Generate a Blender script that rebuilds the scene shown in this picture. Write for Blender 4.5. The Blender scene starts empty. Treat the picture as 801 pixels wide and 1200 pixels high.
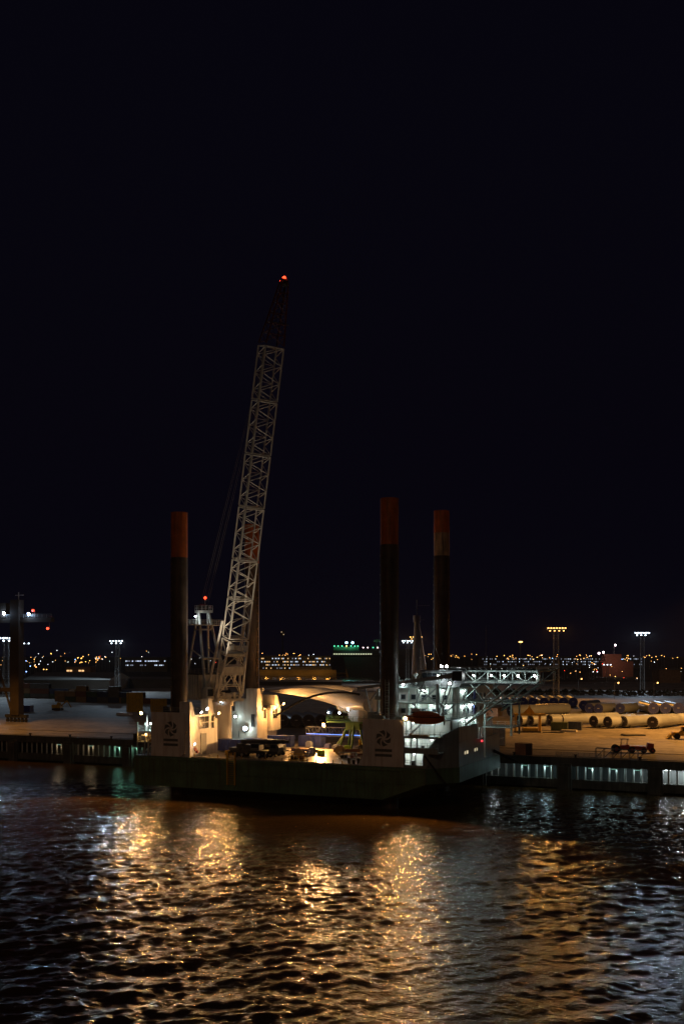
import bpy, math, random
import numpy as np
from mathutils import Vector, Matrix
random.seed(7)
rng = np.random.default_rng(7)
R = math.radians
SC = bpy.context.scene
COL = SC.collection

# ---------------------------------------------------------------- camera
HAZE = 0.000024
CAM_H, FPX, YH, XC = 30.5, 1210.0, 766.0, 400.5       # eye height (m), focal length / horizon / centre in photo pixels
cam = bpy.data.cameras.new('camera'); camo = bpy.data.objects.new('camera', cam); COL.objects.link(camo)
camo.location = (0, 0, CAM_H); camo.rotation_euler = (R(90), 0, 0)
cam.sensor_fit = 'VERTICAL'; cam.sensor_height = 36; cam.sensor_width = 24
cam.lens = 36 * FPX / 1200; cam.shift_y = (YH - 600) / 1200
cam.clip_start = 1; cam.clip_end = 20000
SC.camera = camo
# ---------------------------------------------------------------- night sky
w = bpy.data.worlds.new('World'); SC.world = w; w.use_nodes = True
nt = w.node_tree; bg = nt.nodes['Background']
sky = nt.nodes.new('ShaderNodeTexSky'); sky.sky_type = 'NISHITA'; sky.sun_disc = False
sky.sun_elevation = R(-4); sky.sun_rotation = R(200); sky.air_density = 1.0; sky.dust_density = 1.5
nt.links.new(sky.outputs[0], bg.inputs[0]); bg.inputs[1].default_value = 0.025
glow = nt.nodes.new('ShaderNodeBackground'); glow.inputs[0].default_value = (0.42, 0.34, 1.0, 1); glow.inputs[1].default_value = 0.0036   # even night-sky light of the town
addsh = nt.nodes.new('ShaderNodeAddShader'); nt.links.new(bg.outputs[0], addsh.inputs[0]); nt.links.new(glow.outputs[0], addsh.inputs[1])
nt.links.new(addsh.outputs[0], nt.nodes['World Output'].inputs[0])
sun = bpy.data.lights.new('warm_fill_sun', 'SUN'); sun.energy = 0.070; sun.angle = R(0.5); sun.color = (1, 0.66, 0.40)  # warm fill from behind the camera, added to lift the near hull
suno = bpy.data.objects.new('warm_fill_sun', sun); COL.objects.link(suno); suno.rotation_euler = (R(58), 0, R(-14))
SC.view_settings.view_transform = 'Standard'; SC.view_settings.look = 'None'
SC.view_settings.exposure = 0; SC.view_settings.gamma = 1
SC.render.engine = 'CYCLES'
cy = SC.cycles
cy.use_denoising = True; cy.use_light_tree = True
cy.max_bounces = 5; cy.diffuse_bounces = 2; cy.glossy_bounces = 3; cy.transmission_bounces = 3; cy.volume_bounces = 0
cy.sample_clamp_indirect = 4.0; cy.caustics_reflective = False; cy.caustics_refractive = False

# ---------------------------------------------------------------- site frame: origin at the bow-side near leg, x along the vessel, y away over the quay
O0 = (9.40, 205.0); RZ = math.atan2(-0.4059, 0.9139)
ux, uy = math.cos(RZ), math.sin(RZ)
def W(s, t, z=0.0): return Vector((O0[0] + s*ux - t*uy, O0[1] + s*uy + t*ux, z))
def S(v): dx, dy = v[0]-O0[0], v[1]-O0[1]; return (dx*ux + dy*uy, -dx*uy + dy*ux)
def G(px, py, z=7.0):                                  # where the sight line through a pixel meets the level z
    Y = FPX*(CAM_H - z)/(py - YH); return Vector(((px - XC)*Y/FPX, Y, z))
def GY(px, Y, z): return Vector(((px - XC)*Y/FPX, Y, z))

# ---------------------------------------------------------------- materials
MATS = {}
def M(name, col, rough=0.6, metal=0.0, var=0.2, scale=0.5, dirt=None, amt=0.5, bump=0.0, bscale=3.0, streak=True):
    if name in MATS: return MATS[name]
    m = bpy.data.materials.new(name); MATS[name] = m; m.use_nodes = True
    t = m.node_tree; b = t.nodes['Principled BSDF']
    b.inputs['Roughness'].default_value = rough; b.inputs['Metallic'].default_value = metal
    tc = t.nodes.new('ShaderNodeTexCoord')
    n = t.nodes.new('ShaderNodeTexNoise'); n.inputs['Scale'].default_value = scale; n.inputs['Detail'].default_value = 6
    t.links.new(tc.outputs['Object'], n.inputs['Vector'])
    r = t.nodes.new('ShaderNodeValToRGB'); e = r.color_ramp.elements
    e[0].position = 0.3; e[1].position = 0.7
    e[0].color = (*[c*(1-var) for c in col], 1); e[1].color = (*[min(1, c*(1+var)) for c in col], 1)
    t.links.new(n.outputs['Fac'], r.inputs['Fac']); out = r.outputs['Color']
    if dirt:
        mp = t.nodes.new('ShaderNodeMapping'); mp.inputs['Scale'].default_value = (1.6, 1.6, 0.16) if streak else (0.5, 0.5, 0.5)
        t.links.new(tc.outputs['Object'], mp.inputs['Vector'])
        n2 = t.nodes.new('ShaderNodeTexNoise'); n2.inputs['Scale'].default_value = 1.0; n2.inputs['Detail'].default_value = 8
        t.links.new(mp.outputs[0], n2.inputs['Vector'])
        r2 = t.nodes.new('ShaderNodeValToRGB'); r2.color_ramp.elements[0].position = 0.46; r2.color_ramp.elements[1].position = 0.72
        r2.color_ramp.elements[1].color = (amt, amt, amt, 1)
        t.links.new(n2.outputs['Fac'], r2.inputs['Fac'])
        mx = t.nodes.new('ShaderNodeMix'); mx.data_type = 'RGBA'
        t.links.new(r2.outputs['Color'], mx.inputs[0]); t.links.new(out, mx.inputs[6]); mx.inputs[7].default_value = (*dirt, 1)
        out = mx.outputs[2]
    t.links.new(out, b.inputs['Base Color'])
    if bump:
        n3 = t.nodes.new('ShaderNodeTexNoise'); n3.inputs['Scale'].default_value = bscale; n3.inputs['Detail'].default_value = 5
        t.links.new(tc.outputs['Object'], n3.inputs['Vector'])
        bp = t.nodes.new('ShaderNodeBump'); bp.inputs['Strength'].default_value = bump; bp.inputs['Distance'].default_value = 0.1
        t.links.new(n3.outputs['Fac'], bp.inputs['Height']); t.links.new(bp.outputs[0], b.inputs['Normal'])
    return m
def E(name, col, strength):
    if name in MATS: return MATS[name]
    m = bpy.data.materials.new(name); MATS[name] = m; m.use_nodes = True
    b = m.node_tree.nodes['Principled BSDF']; b.inputs['Base Color'].default_value = (0.6, 0.6, 0.6, 1)
    b.inputs['Emission Color'].default_value = (*col, 1); b.inputs['Emission Strength'].default_value = strength
    m.cycles.emission_sampling = 'NONE'
    return m
RUST = (0.12, 0.05, 0.02)
white = M('white paint', (0.72, 0.70, 0.66), 0.45, 0, 0.08, 0.4, (0.30, 0.20, 0.12), 0.45)
cranep = M('crane paint', (0.62, 0.60, 0.54), 0.5, 0, 0.12, 0.6, (0.25, 0.16, 0.09), 0.4)
hullg = M('hull green', (0.105, 0.200, 0.115), 0.5, 0, 0.35, 0.25, (0.07, 0.045, 0.025), 0.55, 0.15, 0.6)
bowgrey = M('bow grey', (0.24, 0.28, 0.28), 0.5, 0, 0.15, 0.3, (0.10, 0.08, 0.05), 0.4)
deckm = M('deck steel', (0.30, 0.25, 0.18), 0.28, 0, 0.4, 0.35, (0.09, 0.06, 0.04), 0.6, 0.25, 1.5, False)
legm = M('leg steel', (0.075, 0.055, 0.042), 0.42, 0, 0.35, 0.5, (0.16, 0.09, 0.04), 0.6, 0.2, 1.2)
lego = M('leg orange', (0.55, 0.13, 0.025), 0.5, 0, 0.2, 0.6, (0.12, 0.05, 0.02), 0.6)
legp = M('leg pale', (0.50, 0.34, 0.20), 0.5, 0, 0.2, 0.6, (0.06, 0.04, 0.03), 0.9)
dark = M('dark steel', (0.03, 0.03, 0.032), 0.5, 0, 0.3, 1.0)
logom = M('logo dark', (0.10, 0.11, 0.10), 0.5, 0, 0.15)
grey = M('grey steel', (0.28, 0.29, 0.29), 0.5, 0, 0.15, 0.7, (0.14, 0.09, 0.05), 0.3)
teal = M('pale green paint', (0.42, 0.50, 0.47), 0.5, 0, 0.12, 0.6)
glass = M('window glass', (0.02, 0.025, 0.03), 0.08, 0, 0.2)
blue = M('container blue', (0.035, 0.06, 0.26), 0.45, 0, 0.2, 0.8, (0.10, 0.06, 0.04), 0.35)
yellow = M('yellow paint', (0.62, 0.38, 0.03), 0.45, 0, 0.15, 0.8, RUST, 0.4)
green = M('frame green', (0.065, 0.15, 0.045), 0.45, 0, 0.15, 0.8, RUST, 0.25)
red = M('red paint', (0.42, 0.05, 0.03), 0.45, 0, 0.15, 0.8, RUST, 0.3)
orange = M('lifeboat orange', (0.50, 0.13, 0.03), 0.4, 0, 0.12, 0.8)
brown = M('container brown', (0.20, 0.09, 0.07), 0.55, 0, 0.2, 0.8, RUST, 0.4)
rubber = M('rubber', (0.02, 0.02, 0.02), 0.8, 0, 0.3, 2)
concrete = M('concrete', (0.30, 0.28, 0.25), 0.85, 0, 0.25, 0.3, (0.12, 0.10, 0.08), 0.5, 0.3, 2.0)
quaydark = M('wet quay concrete', (0.09, 0.09, 0.08), 0.7, 0, 0.35, 0.4, (0.03, 0.035, 0.025), 0.7, 0.3, 2.0)
towerw = M('tower white', (0.36, 0.40, 0.44), 0.32, 0, 0.06, 0.3)
capb = M('end cover blue', (0.07, 0.09, 0.36), 0.6, 0, 0.25, 0.6)
capk = M('end cover dark', (0.05, 0.045, 0.06), 0.65, 0, 0.3, 0.6)
bladem = M('blade white', (0.78, 0.77, 0.74), 0.3, 0, 0.05, 0.2)
galv = M('galvanised steel', (0.34, 0.35, 0.35), 0.45, 0.3, 0.12, 1.0)
ropem = M('wire rope', (0.07, 0.065, 0.06), 0.5, 0.3, 0.1)
head_shade_red = M('boom head shade red', (0.10, 0.025, 0.02), 0.5, 0, 0.2, 0.8)  # head's lack of light and red beacon glow put into its colour
EWg = E('lamp gallery', (.92,1.0,.98), 14); EAm = E('mast sodium', (1,.50,.13), 4.0); EWm = E('mast cool', (.70,.86,1), 8)
EW = E('lamp white', (1.0, 0.97, 0.92), 60); EWc = E('lamp cool', (0.72, 0.88, 1.0), 45)
EA = E('lamp sodium', (1.0, 0.55, 0.16), 60); EAd = E('far sodium', (1.0, 0.46, 0.11), 8.0); EWd = E('far white', (0.85, 0.92, 1.0), 5)
ER = E('lamp red', (1.0, 0.05, 0.015), 4.5); EB = E('strip blue', (0.10, 0.28, 1.0), 3); EG = E('far green', (0.1, 0.9, 0.45), 2.5)
ERd = E('far red', (1.0, 0.05, 0.02), 5); EBd = E('far blue', (0.25, 0.45, 1.0), 9)

# ---------------------------------------------------------------- mesh helpers
class MB:
    def __init__(s): s.v = []; s.f = []; s.m = []; s.mi = 0; s.sm = []
    def add(s, vs, fs, smooth=False):
        o = len(s.v); s.v += [tuple(p) for p in vs]
        for f in fs: s.f.append([i+o for i in f]); s.m.append(s.mi); s.sm.append(smooth)
        return s
    def box(s, x0, x1, y0, y1, z0, z1):
        return s.add([(x0,y0,z0),(x1,y0,z0),(x1,y1,z0),(x0,y1,z0),(x0,y0,z1),(x1,y0,z1),(x1,y1,z1),(x0,y1,z1)],
                     [(3,2,1,0),(4,5,6,7),(0,1,5,4),(1,2,6,5),(2,3,7,6),(3,0,4,7)])
    def cyl(s, a, b, r, r2=None, n=12, smooth=True):
        a = Vector(a); b = Vector(b); r2 = r if r2 is None else r2; d = (b-a).normalized()
        u = d.orthogonal().normalized()
        if n == 4:
            u = d.cross(Vector((0,0,1))); u = u.normalized() if u.length > .01 else Vector((1,0,0))
            v = d.cross(u); u, v = (u+v).normalized(), (v-u).normalized()
        else: v = d.cross(u)
        vs = []
        for c, rr in ((a, r), (b, r2)):
            for i in range(n):
                t = 2*math.pi*i/n; vs.append(c + u*(rr*math.cos(t)) + v*(rr*math.sin(t)))
        s.add(vs, [(i, (i+1) % n, n+(i+1) % n, n+i) for i in range(n)], smooth and n > 6)
        s.add(vs[:n], [tuple(reversed(range(n)))]); s.add(vs[n:], [tuple(range(n))])
        return s
    def bar(s, a, b, w): return s.cyl(a, b, w*0.7071, n=4, smooth=False)
    def prism(s, poly, axis, a0, a1):               # polygon extruded along an axis
        n = len(poly)
        def P(p, a): return (a, p[0], p[1]) if axis == 'x' else (p[0], a, p[1]) if axis == 'y' else (p[0], p[1], a)
        s.add([P(p, a0) for p in poly] + [P(p, a1) for p in poly],
              [tuple(range(n)), tuple(range(2*n-1, n-1, -1))] + [(i, n+i, n+(i+1) % n, (i+1) % n) for i in range(n)])
        return s
    def loft(s, rings, smooth=True, caps=True):
        n = len(rings[0]); vs = [p for r in rings for p in r]; fs = []
        for k in range(len(rings)-1):
            for i in range(n): fs.append((k*n+i, k*n+(i+1) % n, (k+1)*n+(i+1) % n, (k+1)*n+i))
        s.add(vs, fs, smooth)
        if caps: s.add(rings[0], [tuple(reversed(range(n)))]); s.add(rings[-1], [tuple(range(n))])
        return s
    def sphere(s, c, r, n=10, k=6, sq=(1,1,1)):
        rings = []
        for j in range(1, k):
            a = math.pi*j/k
            rings.append([(c[0]+sq[0]*r*math.sin(a)*math.cos(2*math.pi*i/n), c[1]+sq[1]*r*math.sin(a)*math.sin(2*math.pi*i/n), c[2]-sq[2]*r*math.cos(a)) for i in range(n)])
        return s.loft(rings)
    def rail(s, pts, h=1.1, gap=1.8, r=0.035, n_r=3):
        for a, b in zip(pts[:-1], pts[1:]):
            a = Vector(a); b = Vector(b); k = max(1, round((b-a).length/gap))
            for i in range(k+1):
                p = a.lerp(b, i/k); s.bar(p, p + Vector((0,0,h)), r*2)
            for j in range(1, n_r+1): s.bar(a + Vector((0,0,h*j/n_r)), b + Vector((0,0,h*j/n_r)), r*1.7)
        return s
    def mesh(s, name, mats):
        me = bpy.data.meshes.new(name); me.from_pydata(s.v, [], s.f)
        for m in (mats if isinstance(mats, (list, tuple)) else [mats]): me.materials.append(m)
        me.polygons.foreach_set('material_index', s.m); me.polygons.foreach_set('use_smooth', s.sm)
        import bmesh
        bm = bmesh.new(); bm.from_mesh(me); bmesh.ops.recalc_face_normals(bm, faces=bm.faces); bm.to_mesh(me); bm.free()
        me.update(); return me
    def build(s, name, mats, parent=None, loc=(0,0,0), rz=0.0):
        return link(name, s.mesh(name, mats), parent, loc, rz)
def link(name, data, parent=None, loc=(0,0,0), rz=0.0):
    o = bpy.data.objects.new(name, data); COL.objects.link(o); o.location = loc; o.rotation_euler = (0,0,rz)
    if parent: o.parent = parent
    return o
def tag(o, label, cat, group=None):
    o['label'] = label; o['category'] = cat
    if group: o['group'] = group
    return o
def thing(name, label, cat, loc=(0,0,0), rz=0.0, group=None): return tag(link(name, None, None, loc, rz), label, cat, group)
def struct(o): o['kind'] = 'structure'; return o
def part_label(o, l): o['label'] = l; return o
def copy_tree(o, parent=None, loc=None, rz=None):
    c = o.copy(); COL.objects.link(c); c.parent = parent
    if loc is not None: c.location = loc
    if rz is not None: c.rotation_euler = (0,0,rz)
    for ch in list(o.children): copy_tree(ch, c)
    return c
UNIT = {}
def stick(name, a, b, r, mat, parent, n=8):            # a straight bar that shares one unit mesh with all others of its material
    k = (mat.name, n)
    if k not in UNIT: UNIT[k] = MB().cyl((0,0,0), (0,0,1), 1, n=n).mesh('unit_bar', mat)
    a = Vector(a); b = Vector(b); d = b-a
    o = bpy.data.objects.new(name, UNIT[k]); COL.objects.link(o); o.parent = parent
    o.matrix_local = Matrix.Translation(a) @ d.to_track_quat('Z', 'Y').to_matrix().to_4x4() @ Matrix.Diagonal((r, r, d.length, 1))
    return o
def light(parent, loc, power, col=(1, 0.72, 0.40), radius=0.25, spot=None, aim=None):
    l = bpy.data.lights.new('lamp_light', 'SPOT' if spot else 'POINT'); l.energy = power; l.color = col; l.shadow_soft_size = radius
    o = bpy.data.objects.new('lamp_light', l); COL.objects.link(o); o.location = loc
    if spot: l.spot_size = R(spot); l.spot_blend = 0.6; o.rotation_euler = (Vector(aim)-Vector(loc)).to_track_quat('-Z', 'Y').to_euler()
    if parent: o.parent = parent
    return o
WARM = (1, 0.46, 0.125); SOD = (1, 0.42, 0.07); COOL = (0.72, 0.92, 0.92); WHT = (1, 0.92, 0.8)
def lamp(parent, p, d, emat, power=0, col=WARM, size=0.3, rad=0.2):   # a floodlight on a bracket, facing d: housing > lens
    p = Vector(p); d = Vector(d).normalized()
    h = MB(); h.cyl(p - d*size*1.1, p, size*0.75, size*1.08, 10); h.bar(p - d*size*0.6, p - d*size*0.6 - Vector((0,0,size*2.2)), 0.08)
    h = h.build('floodlight', dark, parent)
    le = MB(); q = p + d*0.02
    le.cyl(q, q + d*size*0.35, size, size*0.55, 12); le.build('lens', emat, h)
    if power: light(h, q + d*(size*0.35 + rad + 0.1), power, col, rad)
    return h

# ================================================================ SETTING: water, land, quay
def water():
    ys = [70.0]
    while ys[-1] < 262: ys.append(ys[-1] + 0.26 + (ys[-1]-70)*0.002)
    ys = np.array(ys); xs = np.arange(-115, 115.01, 0.36)
    X, Y = np.meshgrid(xs, ys)
    Z = np.zeros_like(X); DX = np.zeros_like(X); DY = np.zeros_like(X)
    for lam0, n, st, spread in ((12, 8, .009, .45), (6.5, 12, .014, .65), (3.3, 26, .020, 1.05), (1.9, 40, .027, 1.25), (1.05, 40, .026, 1.4)):
        for i in range(n):
            lam = lam0*rng.uniform(.7, 1.35); k = 2*math.pi/lam; th = R(-62) + rng.normal(0, spread); a = st/k*1.25*rng.uniform(.6, 1.3)
            ph = rng.uniform(0, 6.283); arg = k*(math.cos(th)*X + math.sin(th)*Y) + ph
            Z += a*np.cos(arg); DX -= a*.5*math.cos(th)*np.sin(arg); DY -= a*.5*math.sin(th)*np.sin(arg)
    # wind patches vary the height; the edges of the sheet calm down to meet the far water
    pt = 0.8 + 0.25*np.sin(X*.045+Y*.021+1) + 0.2*np.sin(X*.021-Y*.05+2)
    fade = np.clip((X+115)/12, 0, 1)*np.clip((115-X)/12, 0, 1)*np.clip((262-Y)/30, 0, 1)*np.clip((Y-70)/4, 0, 1)*pt
    V = np.stack([X+DX*fade, Y+DY*fade, Z*fade], -1).reshape(-1, 3)
    ny, nx = X.shape; idx = np.arange(ny*nx).reshape(ny, nx)
    F = np.stack([idx[:-1,:-1], idx[:-1,1:], idx[1:,1:], idx[1:,:-1]], -1).reshape(-1, 4)
    x0, x1, y0, y1 = xs[0], xs[-1], ys[0], ys[-1]; B = 9000
    ex = [(-B,-400,0),(B,-400,0),(B,y0,0),(-B,y0,0),(x1,y0,0),(B,y0,0),(B,y1,0),(x1,y1,0),(-B,y0,0),(x0,y0,0),(x0,y1,0),(-B,y1,0),(-B,y1,0),(B,y1,0),(B,B,0),(-B,B,0)]
    n0 = len(V); V = V.tolist() + ex; F = F.tolist() + [[n0+4*i+j for j in range(4)] for i in range(4)]
    me = bpy.data.meshes.new('water'); me.from_pydata(V, [], F)
    me.polygons.foreach_set('use_smooth', [True]*len(F)); me.update()
    m = bpy.data.materials.new('harbour water'); m.use_nodes = True; t = m.node_tree; b = t.nodes['Principled BSDF']
    b.inputs['Base Color'].default_value = (0.070, 0.042, 0.014, 1); b.inputs['Roughness'].default_value = 0.10; b.inputs['IOR'].default_value = 1.33
    tc = t.nodes.new('ShaderNodeTexCoord'); mp = t.nodes.new('ShaderNodeMapping'); mp.inputs['Rotation'].default_value = (0, 0, R(28)); mp.inputs['Scale'].default_value = (0.9, 1.2, 1)
    t.links.new(tc.outputs['Object'], mp.inputs[0])
    n1 = t.nodes.new('ShaderNodeTexNoise'); n1.inputs['Scale'].default_value = 1.5; n1.inputs['Detail'].default_value = 3; n1.inputs['Roughness'].default_value = 0.6
    t.links.new(mp.outputs[0], n1.inputs['Vector'])
    bp = t.nodes.new('ShaderNodeBump'); bp.inputs['Strength'].default_value = 0.85; bp.inputs['Distance'].default_value = 0.18
    t.links.new(n1.outputs['Fac'], bp.inputs['Height'])
    n2 = t.nodes.new('ShaderNodeTexNoise'); n2.inputs['Scale'].default_value = 4.5; n2.inputs['Detail'].default_value = 3; t.links.new(mp.outputs[0], n2.inputs['Vector'])
    bp2 = t.nodes.new('ShaderNodeBump'); bp2.inputs['Strength'].default_value = 0.65; bp2.inputs['Distance'].default_value = 0.05
    t.links.new(n2.outputs['Fac'], bp2.inputs['Height']); t.links.new(bp.outputs[0], bp2.inputs['Normal']); t.links.new(bp2.outputs[0], b.inputs['Normal'])
    me.materials.append(m); struct(link('water', me))
water()

# yard surface: asphalt with patched, stained concrete
yardm = M('yard asphalt', (0.27, 0.24, 0.20), 0.72, 0, 0.42, 0.07, (0.10, 0.088, 0.075), 0.95, 0.15, 0.8, False)
landm = M('far ground', (0.05, 0.048, 0.04), 0.9, 0, 0.4, 0.01)
QT = 41.0                                                # the quay edge
BASIN_L, BASIN_R = -150.0, 118.0
q = MB()
def wpoly(mb, pts, z0, z1): mb.prism([(p[0], p[1]) for p in pts], 'z', z0, z1)
edge = [W(-420, QT), W(420, QT)]
wpoly(q, [edge[0], edge[1], Vector((900, 420, 0)), Vector((900, 870, 0)), Vector((-900, 870, 0)), Vector((-900, 600, 0))], 5.6, 7.0)
struct(q.build('quay_ground', yardm))
qg = bpy.data.objects['quay_ground']
for t_ in (45.0, 60.0):
    for dt in (0,): stick('crane_rail', W(-150, t_+dt, 7.03), W(200, t_+dt, 7.03), .09, dark, qg, 4)
linem = M('worn road paint', (.62,.58,.46), .7, 0, .3, .6, (.25,.22,.18), .9, streak=False)
for (px, py, L_, a_) in ((640,872,9,0),(662,870.5,6,2),(690,873,10,0),(640,877,5,0),(715,871,8,1),(668,875,4,40),(100,846,14,0),(60,850,16,0),(130,842,12,0)):
    MB().box(-L_/2,L_/2,-.14,.14,.004,.008).build('painted_line', linem, qg, G(px,py,7.0), RZ+R(a_))
fs = MB()
wpoly(fs, [Vector((-4000,1420,0)), Vector((4000,1420,0)), Vector((8500,8500,0)), Vector((-8500,8500,0))], -1, 4.0)
wpoly(fs, [Vector((BASIN_R,874,0)), Vector((900,874,0)), Vector((4000,1416,0)), Vector((BASIN_R+40,1416,0))], -1, 5.0)
wpoly(fs, [Vector((-900,874,0)), Vector((BASIN_L,874,0)), Vector((BASIN_L-40,1416,0)), Vector((-4000,1416,0))], -1, 5.0)
struct(fs.build('far_shore_ground', landm))
# quay front: cap beam, lower waling, back wall, piles one by one
qw = struct(MB().box(-150, 95, QT-0.35, QT+0.9, 5.35, 7.25).build('quay_wall', quaydark, None, W(0,0,0), RZ))
MB().box(-150, 95, QT-0.15, QT+1.2, 0.4, 2.3).build('waling_beam', quaydark, qw)
MB().box(-150, 95, QT+5.0, QT+5.6, -2, 5.55).build('back_wall', M('back wall', (0.12,0.13,0.125), .7, 0, .3, .3, (0.05,0.055,0.045), .8), qw)
MB().box(-150, 95, QT+1.2, QT+5.0, 1.2, 1.9).build('under_deck_ledge', quaydark, qw)
pile = MB().cyl((0,0,2.3), (0,0,5.35), 0.26, n=8).mesh('pile', M('pile paint', (0.42,0.43,0.40), .6, 0, .25, .8, (0.08,0.07,0.05), .8))
pier = MB().box(-1.6, 1.6, -0.75, 0.4, -2, 5.9).box(-1.1, 1.1, -1.15, -0.75, 0.0, 5.2).mesh('pier', quaydark)
s = -148.0; k = 0
while s < 94:
    if k % 10 == 9:
        link('fender_pier', pier, qw, (s+1.2, QT, 0)); s += 3.9
        for dx in (-.8, -.3, .3, .8): pass
    else: link('pile', pile, qw, (s, QT+0.35, 0)); s += 1.75
    k += 1
for ss in range(-140, 95, 14):
    b = MB(); b.cyl((0,0,7.25),(0,0,7.75),.28,.22,10); b.cyl((0,0,7.75),(0,0,7.95),.42,.42,10); b.build('bollard', dark, qw, (ss+.5, QT+.3, 0))
# lamps under the quay deck
def under_lamp(s, col, power, em):
    tt = QT+2.6 if em.name == 'tube white' else QT-.2
    h = MB().box(-.7,.7,-.15,.15,5.1,5.3).build('bulkhead_lamp', grey, qw, (s, tt, 0)); MB().box(-.6,.6,-.1,.1,4.99,5.09).build('lens', em, h)
    light(h, (0,0,4.8), power, col, 0.15)
EWq = E('tube white', (.8,.92,1), 16); ETq = E('tube teal', (.4,1,.75), .5)
for s_, c_, p_, e_ in ((53, (.85,.95,1), 900, EWq), (48, (.85,.95,1), 330, EWq), (58, (.85,.95,1), 330, EWq), (17, (.6,.9,.95), 60, ETq), (22, (.6,.9,.95), 90, ETq), (27, (.6,.9,.95), 80, ETq), (32, (.6,.9,.95), 70, ETq), (37, (.6,.9,.95), 60, ETq), (42, (.6,.9,.95), 50, ETq), (10, (.8,.9,.9), 60, ETq),
                    (-95, (.4,1,.7), 90, ETq), (-89, (.4,1,.7), 80, ETq), (-104, (1,.7,.4), 50, ETq), (-115, (1,.7,.4), 45, ETq), (-81, (1,.75,.4), 80, ETq)): under_lamp(s_, c_, p_, e_)

# ================================================================ THE JACK-UP VESSEL
DZ = 8.4
V = thing('jack_up_vessel', 'four-legged green hulled jack-up work vessel raised beside the quay', 'vessel', W(0,0,0), RZ)
out_top = [(-58,-4),(9,-4),(14,1.5),(14,31),(9,36.5),(-58,36.5)]
out_low = [(-57.6,-4),(0,-4),(3.5,1.5),(3.5,31),(0,36.5),(-57.6,36.5)]
hb = MB(); hb.loft([[(x,y,2.0) for x,y in out_low], [(x,y,5.4) for x,y in out_top], [(x,y,DZ) for x,y in out_top]], False)
hull = hb.build('hull', hullg, V)
MB().box(-57.9, 8.8, -4.22, -4.003, 7.75, 8.15).build('rubbing_strake', hullg, hull)
MB().box(-57.9, 8.8, -4.16, -4.003, 5.2, 5.4).build('rubbing_strake', hullg, hull)
for ss in np.arange(-56, 8, 4.6): MB().box(ss, ss+.09, -4.06, -4.003, 2.2, 7.7).build('plate_seam', hullg, hull)
dk = MB().box(-57.7, 8.6, -3.7, 36.2, DZ+.003, DZ+.03).build('main_deck', deckm, V)
kb = MB(); kb.box(-43.5, -5, -3.98, -3.75, DZ+.03, DZ+.28); kb.build('deck_edge_coaming', grey, dk)
for i, ss in enumerate(np.arange(-43, -6, 1.9)):
    p = MB(); p.cyl((ss,-3.4,DZ+.03),(ss,-3.4,DZ+.85),.13,.11,8); p.build('deck_post', cranep if i % 3 else yellow, dk)
# yellow boarding ladder
lad = MB()
for dx in (-.9, .9): lad.box(-33.5+dx-.14, -33.5+dx+.14, -4.55, -4.23, 3.2, 10.0)
lad = lad.build('boarding_ladder', yellow, V)
for zz in np.arange(3.4, 9.6, .45): stick('rung', (-34.4,-4.4,zz), (-32.6,-4.4,zz), .05, yellow, lad)
# bow bulwark and forecastle
fc = MB()
def wall(mb, pts, th, z0s, z1s):                          # upright wall following a plan line, tops given per point
    for (a, b, za, zb, ta, tb) in zip(pts[:-1], pts[1:], z0s[:-1], z0s[1:], z1s[:-1], z1s[1:]):
        d = Vector((b[0]-a[0], b[1]-a[1], 0)).normalized(); n = Vector((d.y, -d.x, 0))*th
        A = Vector((a[0],a[1],0)); B = Vector((b[0],b[1],0))
        vs = [A+Vector((0,0,za)), B+Vector((0,0,zb)), B+Vector((0,0,tb)), A+Vector((0,0,ta))]
        vs += [p - n for p in vs]
        mb.add(vs, [(0,1,2,3),(7,6,5,4),(0,4,5,1),(1,5,6,2),(2,6,7,3),(3,7,4,0)])
wall(fc, [(8.4,-3.9),(10.6,-2.3),(13.9,1.6),(13.9,14)], .3, [DZ]*4, [11.0,14.2,16.2,16.2])
wall(fc, [(13.9,14.002),(13.9,30.9),(9,36.3)], .3, [DZ]*3, [13.0]*3)
fcs = fc.build('bow_bulwark', bowgrey, V)
EP = E('porthole glow', (1,.8,.5), .8)
for tt in (5.2, 6.4, 7.0, 12.0, 13.4): MB().box(13.903, 13.95, tt, tt+.35, 10.6, 11.2).build('porthole', EP, fcs)
MB().box(13.98, 14.06, 1.8, 13.8, 13.2, 13.34).build('bulwark_strake', bowgrey, fcs)
MB().box(-2, 13.6, 1.5, 36, 11.5, 11.75).build('forecastle_deck', teal, V)
# forward fenders / anchor rope at bow
MB().cyl((8.9,-4.3,10.9),(12.6,-2.6,5.6),.16,n=8).build('bow_fender', rubber, V); MB().cyl((14.1,26,9.5),(17.5,33,6.5),.35,.2,8).build('bow_fender', rubber, V)

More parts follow.
